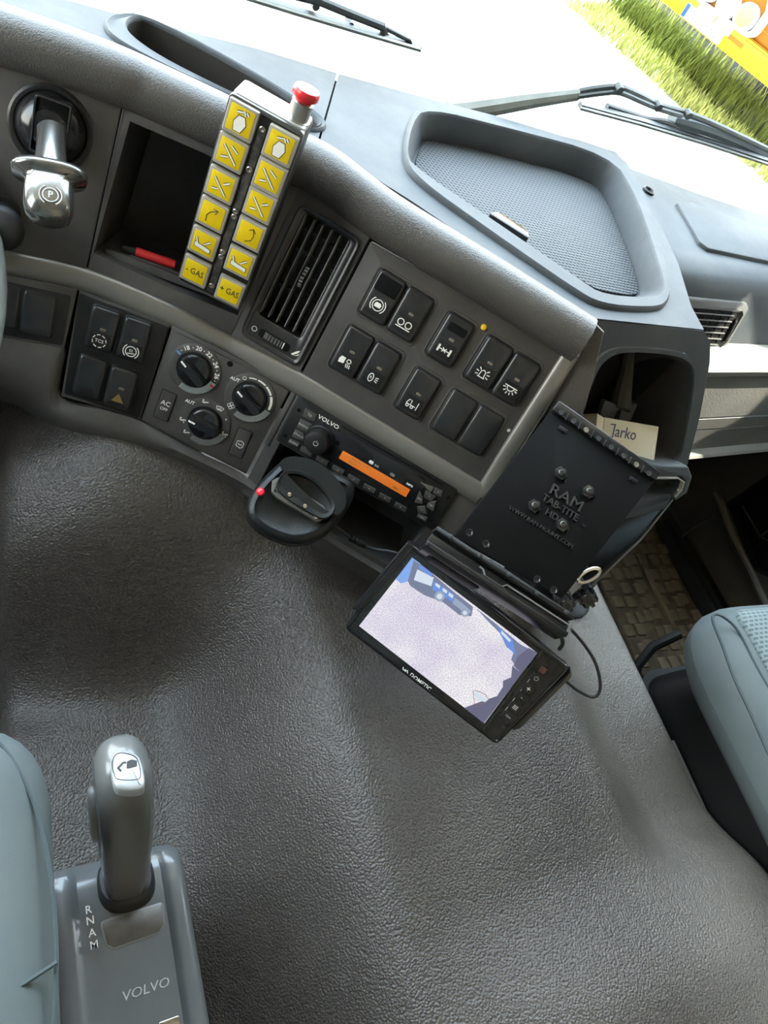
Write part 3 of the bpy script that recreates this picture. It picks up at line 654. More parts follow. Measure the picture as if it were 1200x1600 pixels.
def rocker(fr, u, v, parent, sym=None, lab=None, kind='plain', w_=28, hgt=46, lift=8):
    s_ = fr.at(u, v)
    b_ = B(s_)
    # rounded body whose upper half leans in like a tilted key
    b_.rr(0, 0, w_+1.4, hgt+1.6, 5, -1, 1.2, .6)
    pl = rrect(0, 0, w_, hgt, 4.5)
    L = [[(x, y, 0) for x, y in pl]]
    def hh(y): return lift-2.2*max(0, (y+2)/(hgt/2))**1.5 - .8*max(0, (-y-10)/(hgt/2))
    for d, q in ((0, .55), (.5, .78), (1.5, .93), (3, 1.0)):
        L.append([(x, y, hh(y)*q) for x, y in inset(pl, d)])
    L.append([(x*.5, y*.6, hh(y*.6)) for x, y in inset(pl, 3)])
    b_.loops(L)
    r = b_.obj('rocker_switch', M['switch'], parent, lab, smooth=50)
    top = lambda y: hh(y)
    if kind == 'blank': return r
    if kind == 'guard':
        B(s_).prism(rrect(0, 12, w_-5, 15, 2), lift-2.5, top(6)+.6, .6).obj('slide_latch', M['deep'], r)
        B(s_).rr(1, 18.4, w_-9, 1.4, .6, 4, 7.2, .3).obj('ridge', M['grey_print'], r)
    if kind == 'latch':
        B(s_).prism(rrect(1, 12, w_-9, 8, 2), 4, top(12)+.5, .5).obj('slide_latch', M['deep'], r)
    if kind != 'guard':
        B(s_).rr(1, 1.5, 5.4, 2.6, 1, top(1)-1, top(1)+.35, .2).obj('indicator', M['lamp_off'], r)
    if sym:
        B(s_).rr(0, -10, w_-8, 15, .8, 5, top(-10)+.16, .05).obj('symbol_plate', M['black'], r)
        icon(s_.at(0, -10 if kind != 'guard' else -7), parent=r, h=top(-10)+.3, w_=.85, **ICON[sym])
    return r

# ------------------------------------------------------------------ switch panel in the middle
sp = thing('switch_panel', FC.at(5, 120), 'large dark switch panel with ten rocker switches framed by silver trim', 'switch panel')
spo = FC.P([(580, 377), (892, 556), (750, 775), (466, 596)])
B(FC).prism(fillet(spo, [2, 2, 3, 2]), -3, .9, .6).obj('panel_plate', M['panel'], sp)
def rec(fr, u, v, w_, h_, par): B(fr).ring(rrect(u, v, w_+5, h_+5, 7), rrect(u, v, w_+.6, h_+.6, 5), .5, 1.7, .5).obj('switch_surround', M['panel'], par)
for u, v, w_ in ((-52, 150, 60), (7.4, 149.5, 30), (65, 149.5, 60), (-52.5, 91, 60), (7.4, 88.8, 30), (64, 89, 60)): rec(FC, u, v, w_, 47.5, sp)
rocker(FC, -67, 150.5, sp, 'engine brake', 'rocker switch with an engine symbol inside brackets', 'guard')
rocker(FC, -37, 150.5, sp, 'traction axle', 'rocker switch with two circles over a line')
rocker(FC, 7.4, 149.5, sp, 'differential lock', 'rocker switch with a crossed axle symbol and slide latch', 'latch')
rocker(FC, 50, 149.5, sp, 'beacon', 'rocker switch with a flashing beacon symbol')
rocker(FC, 80, 149.5, sp, 'work light', 'rocker switch with a shining ceiling lamp symbol')
rocker(FC, -68, 91, sp, 'truck lamp', 'rocker switch with a cab and lamp symbol')
rocker(FC, -38, 91, sp, 'rear lamp', 'rocker switch with a letter R and rays')
rocker(FC, 7.4, 88.8, sp, 'tail lift', 'rocker switch with a small vehicle and bar symbol')
rocker(FC, 49, 89, sp, None, 'blank switch cover', 'blank', lift=6)
rocker(FC, 79.4, 89, sp, None, 'blank switch cover', 'blank', lift=6)
B(FC).lathe(28.4, 175.4, [(3, 0), (3, 2), (2.4, 3), (1, 3.6)], 14).obj('warning_lamp', M['yellow_led'], sp, 'small round yellow lamp')
B(FC).lathe(102.6, 103.8, [(1.8, 0), (1.8, 1.3), (1, 1.6)], 10).obj('sensor', M['grey_print'], sp)

# ------------------------------------------------------------------ traction switch panel, lower left
tp = thing('traction_switch_panel', FE.at(-42, -15), 'small lower switch panel with the TCS switch and three neighbours', 'switch panel')
B(FE).prism(fillet(FE.P([(124, 459), (263, 512), (217, 653), (100, 615)]), 2), -3, .5, .5).obj('panel_plate', M['black'], tp)
rocker(FE, -56.7, 11.8, tp, 'TCS', 'rocker switch printed TCS', w_=26, hgt=42)
rocker(FE, -27.2, 11.8, tp, 'brake test', 'rocker switch with a brake circle symbol', w_=26, hgt=42)
rocker(FE, -58.1, -39.5, tp, None, 'blank glossy switch cover', 'blank', w_=26, hgt=42, lift=6)
r = rocker(FE, -28.2, -40.5, tp, None, 'rocker switch with a brown triangle', w_=26, hgt=42)
icon(FE.at(-28.2, -49), fills=[[(-8, -5), (8, -5), (4, 2), (-4, 2)]], mat='dark_print', parent=r, h=7.6)
icon(FE.at(-28.2, -49), fills=[[(-6, -5), (6, -5), (0, 4.5)]], mat='brown_print', parent=r, h=7.9)

bp_ = thing('blank_switch_panel', FG.at(-40, 0), 'pair of blank black switch covers beside the steering wheel rim', 'switch panel')
q = FG.P([(41, 450), (89, 460), (79, 531), (31, 521)])
B(FG).prism(fillet(FG.P([(-60, 428), (5, 438), (112, 462), (98, 540), (0, 522), (-60, 515)]), 3), -3, .9, .5).obj('panel_plate', M['black'], bp_)
cu = sum(a for a, _ in q)/4; cv = sum(b2 for _, b2 in q)/4
rocker(FG, cu, cv, bp_, None, None, 'blank', w_=27, hgt=41, lift=4)
rocker(FG, cu-30, cv+.5, bp_, None, None, 'blank', w_=27, hgt=41, lift=4)

# ------------------------------------------------------------------ climate panel with three dials
cp = thing('climate_panel', FD.at(-67, -20), 'dark heater control panel with three rotary dials and two buttons', 'control panel')
B(FD).prism(fillet(FD.P([(271, 516), (452, 610), (386, 736), (300, 696), (225, 655)]), 2), -3, .8, .6).obj('panel_plate', M['panel'], cp)
def dial(u, v, ang, name_lab):
    d_ = thing_part = None
    b_ = B(FD); b_.lathe(u, v, [(26, .2), (26, 1.6), (24.5, 2.4), (18, 2.2), (17, 1)], 40, cap1=False)
    ringo = b_.obj('dial', M['panel'], cp, name_lab, smooth=40)
    # polished sweep on the lower right of the collar
    b_ = B(FD); pts = arcpts(u, v, 21.4, -112, -12, 20); b_.stroke(pts, 6.2, 1.8, 3.0); b_.obj('worn_collar', M['worn'], ringo, 'worn shiny collar segment')
    f = FD.rot(ang, u, v)
    b_ = B(f); b_.lathe(0, 0, [(16.5, .5), (16.5, 5), (15.5, 7), (13.5, 8), (0.1, 8.2)], 32)
    b_.loops([[(x, y, 6) for x, y in rrect(0, 0, 11, 31, 3)], [(x, y, 14) for x, y in rrect(0, 0, 9.5, 30, 3)], [(x, y, 16) for x, y in rrect(0, 0, 7.5, 28, 3)]])
    k = b_.obj('knob', M['gloss'], ringo, smooth=40)
    b_ = B(f); b_.rr(0, 11.5, 1.8, 7, .4, 15.5, 16.4, .2).obj('pointer', M['white'], k)
    return ringo
d1 = dial(-97, 5.5, 58, 'temperature dial with numbers')
b_ = B(FD)
for tx, a in (('18', 128), ('20', 97), ('22', 68), ('24', 38), ('26', 8)): b_.text(tx, -97+22*math.cos(rad(a)), 5.5+22*math.sin(rad(a)), 6.2, 2.7, a-90, bold=.10)
for a in (143, 112, 83, 53, 23, -6): b_.prism(circ(-97+22*math.cos(rad(a)), 5.5+22*math.sin(rad(a)), .55, 8), 2.4, 2.75)
b_.obj('numbers', M['white'], d1)
B(FD).prism([(-97+x, 5.5+y) for x, y in ((-21, 12.0), (-16.8, 9.8), (-17.6, 8.2), (-21.8, 10.4))], 2.4, 2.8).obj('cold_mark', M['blue'], d1)
B(FD).prism([(-97+x, 5.5+y) for x, y in ((19.5, -6.6), (23.2, -8), (22.4, -10), (18.8, -8.6))], 2.4, 3.3).obj('hot_mark', M['red'], d1)
d2 = dial(-37.4, .8, 62, 'fan dial with a growing arc')
b_ = B(FD)
for a0, a1, ww in ((112, 92, 1.0), (88, 64, 1.4), (60, 34, 1.8), (30, -8, 2.4)): b_.stroke(arcpts(-37.4, .8, 21.5, a0, a1, 8), ww, 2.3, 2.8)
b_.stroke(arcpts(-37.4+21.5*math.cos(rad(124)), .8+21.5*math.sin(rad(124)), 1.7, 0, 360, 10), .5, 2.3, 2.8, True)
b_.obj('fan_scale', M['white'], d2)
B(FD).text('AUT', -37.4+24*math.cos(rad(148)), .8+24*math.sin(rad(148)), 4.8, 2.7, 0, bold=.08).obj('lettering', M['white'], d2)
b_ = B(FD)
for k in range(4): b_.stroke(arcpts(-37.4+21*math.cos(rad(226))+2*math.cos(rad(90*k)), .8+21*math.sin(rad(226))+2*math.sin(rad(90*k)), 1.7, 0, 360, 8), .5, 2.3, 2.8, True)
b_.obj('fan_symbol', M['white'], d2)
d3 = dial(-69.5, -43, 85, 'air direction dial with seat symbols')
B(FD).text('AUT', -69.5-21, -43+15, 4.8, 2.7, 0, bold=.08).obj('lettering', M['white'], d3)
for a, fl in ((108, 0), (196, 1), (232, 0), (-8, 1)):
    x, y = -69.5+22.5*math.cos(rad(a)), -43+22.5*math.sin(rad(a))
    b_ = B(FD); b_.stroke([(x-3, y-.8), (x-.6, y-.8), (x+.6, y+.2), (x+3, y+.6)], 1.1, 2.3, 2.8); b_.prism(circ(x-2.4, y+1.2, .9, 8), 2.3, 2.8)
    if fl: b_.stroke([(x+1, y-1), (x+2, y-3)], .7, 2.3, 2.8)
    b_.obj('seat_symbol', M['white'], d3)
b_ = B(FD)
x, y = -69.5+22.5*math.cos(rad(68)), -43+22.5*math.sin(rad(68))
b_.stroke([(x-4, y+1.6), (x, y+2.4), (x+4, y+1.6), (x+2.6, y-1.4), (x, y-1), (x-2.6, y-1.4), (x-4, y+1.6)], .6, 2.3, 2.8)
for k in (-1.4, 0, 1.4): b_.stroke([(x+k, y-2.2), (x+k, y+1)], .5, 2.3, 2.8)
b_.obj('windscreen_symbol', M['white'], d3)
for a in (35, -58): B(FD).prism(circ(-69.5+22*math.cos(rad(a)), -43+22*math.sin(rad(a)), .7, 8), 2.3, 2.8).obj('scale_dot', M['white'], d3)
def pbutton(u, v, lab):
    o = B(FD).rr(u, v, 14, 31, 1.4, -1, 2.6, .8).obj('button', M['panel'], cp, lab)
    B(FD).ring(rrect(u, v, 16, 33, 2), rrect(u, v, 14.4, 31.4, 1.4), 0, 1.2, .2).obj('button_rim', M['black'], o); return o
b1 = pbutton(-112, -43, 'button printed AC OFF')
B(FD).text('AC', -112, -40, 7, 2.7, bold=.05).text('OFF', -112, -46.5, 4.6, 2.7).obj('lettering', M['white'], b1)
b2_ = pbutton(-29.5, -49, 'button with a boxed engine symbol')
icon(FD.at(-29.5, -50), strokes=[[(-3.4, -2.6), (1.6, -4), (3.6, -2), (3.6, 2.6), (1.2, 4), (-3.4, 3), (-3.4, -2.6)], [(-1.6, .8), (0, -1), (1.8, .8), (1.8, -1.2)], [(-1.6, -.6), (-.6, .4)]], w_=.7, parent=b2_, h=2.7)
B(FD).lathe(-67.5, 25.5, [(3, 0), (3, 1), (2, 1.1)], 14).obj('sensor_hole', M['deep'], cp)

# ------------------------------------------------------------------ radio
ra = thing('car_radio', FC.at(0, 0), 'black single-slot car radio with orange display under the silver trim', 'radio')
B(FC).rr(0, -1, 187, 55, 4, -20, 5, 1.6).obj('body', M['black'], ra)
B(FC).ring(rrect(0, -1, 190, 58, 5), rrect(0, -1, 186, 54, 4), -2, 2, .8).obj('surround', M['panel'], ra)
fp = B(FC).prism(fillet([(-62, 15), (-20, 18), (56, 18), (62, 12), (62, -18), (-48, -18), (-50, 2)], 2), 3, 5.8, .4).obj('face_plate', M['gloss'], ra)
disp = FC.P([(536, 704), (641, 765), (634, 777), (529, 716)], 6)
ds = B(FC).prism(fillet(disp, .6), 4, 6.2, .1).obj('display', M['orange'], ra, 'glowing orange display')
du = sum(a for a, _ in disp)/4; dv = sum(b3 for _, b3 in disp)/4
dd = math.degrees(math.atan2(disp[1][1]-disp[0][1], disp[1][0]-disp[0][0]))
fdsp = FC.rot(dd, du, dv, 6.25)
for tx, x_, y_, s_ in (('RADIO 1 X', -18, 2.4, 4.2), ('102.1', -25, -1.8, 4.6), ('FM1', 26, -2, 4.2)): B(fdsp).text(tx, x_, y_, s_, 0, ext=.05, bold=.04).obj('display_line', M['brown_print'], ds)
ku, kv = FC.px(497, 688, 8)
k = B(FC); k.lathe(ku, kv, [(15, 4), (15, 6), (14, 7), (12.6, 7), (12.6, 15), (11.6, 18), (9, 19), (.1, 18.6)], 36); k = k.obj('volume_knob', M['black'], ra, smooth=40)
B(FC).stroke(arcpts(ku, kv, 2.4, 125, 415, 12), .6, 18.5, 19.1).stroke([(ku, kv+1), (ku, kv+3.4)], .6, 18.5, 19.1).obj('power_symbol', M['grey_print'], k)
def rbtn(pts, txt=None, size=3.2, name='button', h=5.2):
    pl = FC.P(pts, 6)
    o = B(FC).prism(fillet(pl, .8), 4, 6.4, .5).obj(name, M['panel'], ra)
    if txt:
        u = sum(a for a, _ in pl)/len(pl); v = sum(b3 for _, b3 in pl)/len(pl)
        B(FC).text(txt, u, v, size, 6.5, 0, ext=.1).obj('lettering', M['grey_print'], o)
    return o
def R8(pts): return [(440+x/4, 610+y/4) for x, y in pts]
rbtn(R8([(150, 110), (218, 152), (205, 198), (130, 160)]), 'TA', 3.6)
rbtn(R8([(118, 178), (192, 215), (150, 262), (92, 232)]), 'RADIO', 3.6)
rbtn(R8([(86, 242), (140, 268), (140, 320), (60, 290)]), 'CD/AUX', 2.9)
rbtn(R8([(52, 300), (115, 332), (98, 356), (36, 326)]), 'AUDIO', 3.2)
for k_ in range(7):
    x0, y0 = 112+k_*98, 345+k_*58
    rbtn(R8([(x0+14, y0+2), (x0+84, y0+40), (x0+72, y0+72), (x0+2, y0+32)]), '' if k_ == 0 else str(k_), 2.8)
rbtn(R8([(958, 606), (1008, 632), (996, 668), (945, 642)]), '^', 4)
rbtn(R8([(902, 622), (966, 662), (938, 696), (886, 668)]), '+', 3.4)
rbtn(R8([(862, 624), (884, 676), (876, 712), (830, 700)]), 'ESC', 2.6)
rbtn(R8([(918, 700), (966, 690), (950, 758), (904, 726)]), 'OK', 2.8)
rbtn(R8([(846, 726), (896, 722), (906, 774), (852, 766)]), '-', 3.4)
rbtn(R8([(856, 768), (912, 796), (900, 822), (842, 792)]), 'MENU', 2.4)
lu, lv = FC.px(513, 660, 6); B(FC).text('VOLVO', lu, lv, 6.2, 5.2, 0, sx=1.15, bold=.05).obj('brand_lettering', M['white'], ra)
lu, lv = FC.px(583, 725, 6); B(FC).rr(lu-2.5, lv+.5, 5, 3.6, 1.5, 5, 6.1, .1).text('RDS', lu+4, lv, 2.8, 6, 0).obj('badge_print', M['white'], ra)
lu, lv = FC.px(613, 742, 6); B(FC).text('CD', lu, lv, 3.6, 6, 0, bold=.1).obj('badge_print', M['grey_print'], ra)
lu, lv = FC.px(640, 758, 6); B(FC).text('MP3', lu, lv, 3.0, 6, 0, sx=1.4, bold=.1).obj('badge_print', M['white'], ra)
for x, y in ((467, 641), (446, 681), (701, 778), (673, 812)):
    u, v = FC.px(x, y, 5); B(FC).lathe(u, v, [(2.2, 4), (2.2, 5.2), (1.2, 5.3)], 10).obj('key_hole', M['deep'], ra)
u, v = FC.px(527, 692, 5); B(FC).lathe(u, v, [(2.6, 4), (2.6, 6), (1.6, 6.1)], 12).obj('sensor_hole', M['deep'], ra)
B(FC).rr(18, 21.5, 118, 1.4, .6, 3, 5.4, .2).obj('disc_slot', M['deep'], ra)
B(FC).prism(FC.P(R8([(868, 572), (905, 590), (952, 605), (930, 640)]), 6), 4, 6.6, .2).obj('eject_wedge', M['screw'], ra)

# ------------------------------------------------------------------ air vents
def vent(fr, u0, u1, v0, v1, label, par_h=0, cols=5, rows_=5, vertical=True, gu=None, wheel=True, lever=None):
    """framed grille: vanes along the long side, cross vanes behind"""
    g0, g1, h0, h1 = gu
    t = thing('air_vent', fr.at((u0+u1)/2, (v0+v1)/2), label, 'air vent')
    out = rrect((u0+u1)/2, (v0+v1)/2, u1-u0, v1-v0, 9); mid = rrect((u0+u1)/2, (v0+v1)/2, u1-u0-5, v1-v0-5, 7.5)
    inn = rrect((g0+g1)/2, (h0+h1)/2, g1-g0, h1-h0, 4)
    b_ = B(fr); o2 = ccw(out)
    b_.loops([[(*p, -2) for p in o2], [(*p, 3.5) for p in o2], [(*p, 5) for p in inset(o2, 1.4)], [(*p, 4.6) for p in inset(o2, 3.4)], [(*p, 3.2) for p in inset(o2, 5)], [(*p, 3.2) for p in inset(ccw(inn), -2)], [(*p, 1.6) for p in ccw(inn)], [(*p, -34) for p in ccw(inn)]], False, True)
    b_.obj('frame', M['switch'], t, smooth=40)
    return t, inn
v1t, inn = vent(FC, -172, -107, 50, 186, 'tall black air vent between the storage slot and the switch panel', gu=(-165, -117.5, 76, 180))
def vane(fr, u, v, lu, lv, d, hh, mat, par, name='vane'):
    return B(fr).box(u-lu/2, u+lu/2, v-lv/2, v+lv/2, hh-d, hh).obj(name, mat, par)
for k in range(6):
    u = -164+k*9.1
    b_ = B(FC); b_.rr(u, 128, 1.2, 101, .5, -12, -1.2, .3).obj('vane', M['vane'], v1t)
for j in range(5):
    v = 92+j*18.5-2
    for k in range(5):
        u = -164+k*9.1+4.5
        B(FC).box(u-3.4, u+3.4, v+k*-.0-.7, v+.7, -26, -13).obj('cross_vane', M['switch'], v1t)
b_ = B(FC)
b_.loops([[(-141.5+w2, 128+22/2*math.sin(a)*1.0, -8+10*math.cos(a)) for a in [math.pi*(-.5+q/12) for q in range(13)]] for w2 in (-1.6, 1.6)], True, True)
tw = b_.obj('thumb_wheel', M['switch'], v1t, smooth=60)
for q in range(7):
    a = math.pi*(-.32+q*.107); B(FC).box(-143.2, -139.8, 128+11*math.sin(a)-.5, 128+11*math.sin(a)+.5, -8+10*math.cos(a)-1, -8+10*math.cos(a)+.8).obj('ridge', M['grey_print'], tw)
B(FC).rr(-139, 62, 34, 8.5, 4, 2, 3.6, .2).obj('wheel_slot', M['deep'], v1t)
b_ = B(FC); b_.loops([[(-139+13*math.sin(a), 62+w2, 1+4.2*math.cos(a)) for a in [math.pi*(-.5+q/14) for q in range(15)]] for w2 in (-3.2, 3.2)], True, True)
aw = b_.obj('flow_wheel', M['switch'], v1t, smooth=60)
for q in range(10):
    a = -1.15+q*.255; x = -139+13*math.sin(a); z = 1+4.2*math.cos(a); B(FC).box(x-.5, x+.5, 58.9, 65.1, z-1, z+.55).obj('ridge', M['screw'] if q != 8 else M['white'], aw)
B(FC).stroke(arcpts(-161, 62, 2.4, 0, 360, 14), .8, 3, 3.5, True).obj('closed_mark', M['grey_print'], v1t)
B(FC).prism([(-119, 59), (-115, 64), (-112, 66), (-113, 63), (-117, 58.4)], 3, 3.5).prism([(-116, 58.5), (-113, 61), (-111.5, 63.6), (-112, 60.5)], 3, 3.5).obj('open_mark', M['white'], v1t)
# passenger vent, set in a tilted surround
pvq = FV.P([(1083, 470), (1140, 481), (1152, 487), (1146, 505), (1134, 524), (1124, 538), (1090, 530)])
u0, u1 = 12, 141
v2t = thing('air_vent', FV.at(75, -22), 'small black air vent on the passenger side above the pale ledge', 'air vent')
o2 = ccw(fillet([(6, 14), (140, 14), (152, 6), (148, -46), (136, -58), (6, -58)], 7)); i2 = ccw(fillet([(14, 2), (122, 2), (130, -4), (122, -46), (116, -49), (14, -49)], 3))
B(FV).prism(o2, -6, 5, 2).obj('surround', M['vent_grey'], v2t)
o3 = ccw(fillet([(10, 5), (134, 5), (142, -1), (138, -42), (128, -53), (10, -53)], 5)); 
B(FV).loops([[(*p, 4) for p in o3], [(*p, 7) for p in o3], [(*p, 8) for p in inset(o3, 1)], [(*p, 7) for p in inset(o3, 3)], [(*p, 6) for p in inset(o3, 4.5)]], False, True).obj('frame', M['switch'], v2t)
B(FV).prism(i2, 5, 6.6, .2).obj('dark_opening', M['deep'], v2t)
for k in range(6):
    v = -4-k*8.4; B(FV).rr(68, v, 108-abs(k-1)*2, 1.3, .5, 6, 9.2, .3).obj('vane', M['vane'], v2t)
for k in range(6):
    u = 22+k*18.5; B(FV).box(u-.6, u+.6, -48, 0, 6, 7.6).obj('cross_vane', M['switch'], v2t)
B(FV).rr(131, -24, 6, 34, 3, 6.5, 8.4, .3).obj('wheel_slot', M['deep'], v2t)
fw_ = B(FV).rr(131, -24, 4.5, 28, 2, 7, 10, 1).obj('flow_wheel', M['switch'], v2t)

# ------------------------------------------------------------------ parking brake lever
def P3(fr, px, py, h): return fr.l(fr.hit(px, py, h))
pbl = thing('parking_brake_lever', Fr(FA.hit(80, 215), FA.x, FA.y), 'shiny grey parking brake lever printed P in a round socket', 'brake lever')
cu, cv = FA.px(80, 200)
b_ = B(FA); b_.lathe(cu, cv, [(33, 0), (33, 2.5), (31, 4), (28.5, 3), (27.5, 1.3)], 40, cap1=False); b_.obj('socket_ring', M['switch'], pbl)
b_ = B(FA); b_.lathe(cu, cv, [(28, 1), (26, 6), (21, 11), (13, 15), (.1, 16.5)], 36); b_.obj('ball_cover', M['gloss'], pbl, smooth=60)
b_ = B(FA); b_.ring(rrect(cu+1, cv+2, 28, 44, 3), rrect(cu+1, cv+2, 24, 40, 2), 4, 16, 1.5); b_.obj('slot_rim', M['switch'], pbl)
b_ = B(FA); b_.prism(rrect(cu+1, cv+2, 24.5, 40.5, 2), 6, 14, .3); b_.obj('slot_floor', M['deep'], pbl)
# stem and paddle-shaped handle coming towards the driver and down
pts = [P3(FA, 82, 205, 14), P3(FA, 80, 235, 30), P3(FA, 79, 258, 44), P3(FA, 78, 272, 52)]
b_ = B(FA); b_.tube(pts, [11.5, 11.5, 12, 12], 18); b_.obj('stem', M['lever_grey'], pbl, smooth=60)
fh_o = FA.hit(78, 272, 52); fh_t = FA.hit(76, 322, 70)
fh = Fr(fh_o, FA.x, (fh_t-fh_o))       # handle frame: y runs down the handle
ax = (fh_t-fh_o).normalized(); fl_ = Fr(fh_o, FA.x-ax*FA.x.dot(ax), ax.cross(FA.x-ax*FA.x.dot(ax)))
def sup(u, v, a, b, n=28, e=2.6): return [(u+a*math.copysign(abs(math.cos(t))**(2/e), math.cos(t)), v+b*math.copysign(abs(math.sin(t))**(2/e), math.sin(t))) for t in [2*math.pi*k/n for k in range(n)]]
b_ = B(fl_)
b_.loops([[(*p, h) for p in sup(0, 0, a, c)] for h, a, c in ((-5, 16, 12), (-3.5, 26, 17), (0, 28.5, 19), (3.5, 27, 18), (6, 20, 14), (10, 18, 14.5), (18, 18.5, 15.5), (29, 18.5, 15.5), (37, 16, 14), (41.5, 11, 9.5), (43, 5, 4))])
hd = b_.obj('handle', M['lever_grey'], pbl, 'glossy metallic grip', smooth=60)
fpp = Fr(FA.hit(83, 312, 80), FA.x, FA.y)
ff = Fr(fl_.w(1.5, 0, 26)+fl_.y*(.0156 if fl_.y.dot(CV) < 0 else -.0156), fl_.x, -fl_.n if True else fl_.n)
B(ff).stroke(arcpts(0, 0, 5.5, 0, 360, 24), .7, -.2, .5, True).stroke(arcpts(0, 0, 8, -60, 60, 8), .7, -.4, .4).stroke(arcpts(0, 0, 8, 120, 240, 8), .7, -.4, .4).text('P', 0, 0, 7.5, .3, ext=.25, bold=.1).obj('symbol', M['grey_print'], hd)

kn = thing('dash_knob', Fr(FA.hit(10, 345), FA.x, FA.y), 'round black push knob at the left edge below the brake lever', 'knob')
cu, cv = FA.px(8, 330); 
b_ = B(FA); b_.lathe(cu, cv, [(13, 0), (13, 3), (11, 4)], 24); b_.obj('collar', M['black'], kn)
b_ = B(FA); p0 = P3(FA, 10, 330, 2); p1 = P3(FA, 4, 352, 26); b_.tube([p0, p1], [9, 9], 16); b_.obj('shaft', M['black'], kn)
p2 = P3(FA, 2, 355, 32)
b_ = B(FA); b_.tube([p1, [p1[i]+(p2[i]-p1[i])*.2 for i in range(3)], [p1[i]+(p2[i]-p1[i])*1.4 for i in range(3)], [p1[i]+(p2[i]-p1[i])*2.2 for i in range(3)]], [13, 17, 18.5, 15], 24); b_.obj('knob_head', M['rubber'], kn, smooth=60)

# ------------------------------------------------------------------ things in the open slot
fsl = Fr(FN.hit(250, 440, -50), FN.x, -FN.n)
fld = thing('folder', Fr(FN.hit(210, 398, -20), FN.x, -FN.n), 'flat dark grey plastic folder lying in the open dash slot', 'folder')
_f = Fr(FN.w(-68, 69, -60), FN.x, -FN.n+FN.y*.0)
B(_f).rr(0, 0, 122, 96, 4, 0, 8, 1.5).obj('cover', M['folder'], fld)
B(_f).rr(10, -8, 96, 70, 2, 8, 9.2, .3).obj('leaflet', M['card'] if False else M['folder'], fld)
_f0 = _f; _f = _f.at(-34, -4, 0)
pen = thing('marker_pen', _f.at(20, -30, 12), 'red pen lying on the folder beside the yellow-keyed remote', 'pen')
B(_f).tube([(0, -36, 13), (26, -32, 13)], 4.2, 12).obj('barrel', M['red'], pen); B(_f).tube([(26, -32, 13), (36, -30.5, 13)], [4.4, 4.0], 12).obj('cap', M['red'], pen)
B(_f).tube([(-12, -38, 13), (0, -36, 13)], [2, 3.8], 12).obj('tip', M['black'], pen)

# ------------------------------------------------------------------ remote control with yellow keys
FY = Fr(FN.hit(365, 470, 26), az(119), az(29, 88))
rq = FY.P([(375, 155), (490, 215), (360, 477), (268, 432)])
ru = sum(a for a, _ in rq)/4; rv = sum(b3 for _, b3 in rq)/4
FR_ = Fr(FY.w(*[sum(c)/4 for c in zip(*FY.P([(374, 156), (490, 214), (360, 477), (268, 432)]))]), FY.x*math.cos(rad(-1))+FY.y*math.sin(rad(-1)), FY.y)
rm = thing('remote_control', FR_.at(0, -86, -20), 'handheld remote with twelve yellow keys and a red stop button', 'remote control')
W2, H2 = 29.5, 87
B(FR_).prism(rrect(0, 0, 61, 176, 4), -32, -1.5, 2).obj('case', M['black'], rm)
B(FR_).prism(rrect(0, -1, 58, 170, 2.5), -2, .2, .4).obj('face_plate', M['black'], rm)
B(FR_).ring(rrect(0, 0, 61.5, 176.5, 4), rrect(0, -1, 58, 171, 2.5), -4, .8, .6).obj('bezel', M['bezel'], rm)
B(FR_).rr(0, -4, 6.5, 160, 1, -1, .8, .2).obj('centre_strip', M['key_strip'], rm)
for k, v in enumerate((78, 44, 5, 0, -36, -41, -73)):
    b_ = B(FR_); b_.lathe(0, v-3, [(2.6, .4), (2.6, 1.8), (1.8, 2.3), (.1, 1.6)], 12); b_.obj('screw', M['screw'], rm)
KS = {
 'pour in': dict(strokes=[[(-4, 6), (1, 7.5)], [(1.4, 8.6), (3, 5.4)], [(3.4, 8.4), (5.4, 6.4)]], fills=[[(-3.4, -8), (2.2, -8), (5, -1.4), (3, 4), (-1.8, 4), (-4.6, -1.4)]]),
 'chute': dict(strokes=[[(-6.4, 5.4), (6, -7)], [(-.6, 6.4), (5.4, 2.6)], [(-6.6, -5), (-1.4, -3.4)]]),
 'chute b': dict(strokes=[[(-6.4, 5.6), (5.4, -7)], [(2, 2.4), (6.6, 5.6)], [(-6.6, -4.6), (-2, -3.6)]]),
 'turn a': dict(strokes=[[(-3.6, -7), (-4.2, -1.4), (-1.4, 3), (4, 6)], [(.2, 6.6), (4.4, 6), (2.4, 2.2)]]),
 'turn b': dict(strokes=[[(-2, -7), (2.8, -4), (4, .8), (2.2, 6.4)], [(-.8, 4.4), (2.2, 7), (4.8, 3.8)]]),
 'ramp': dict(strokes=[[(-7, 4.4), (-5, -.6)], [(1.2, .4), (5.4, 4.6)]], fills=[[(-7, -4.2), (7, -5.6), (7, -2.4), (-7, -.4)]]),
}
left = ['pour in', 'chute', 'chute b', 'turn a', 'ramp', '- GAS']; right = ['pour in', 'chute', 'chute b', 'turn b', 'ramp', '+ GAS']
cen = {0: [(387, 195), (367, 243), (348, 291), (328, 334), (311, 377), (296, 420)], 1: [(441, 231), (420, 277), (402, 320), (383, 363), (364, 405), (348, 450)]}
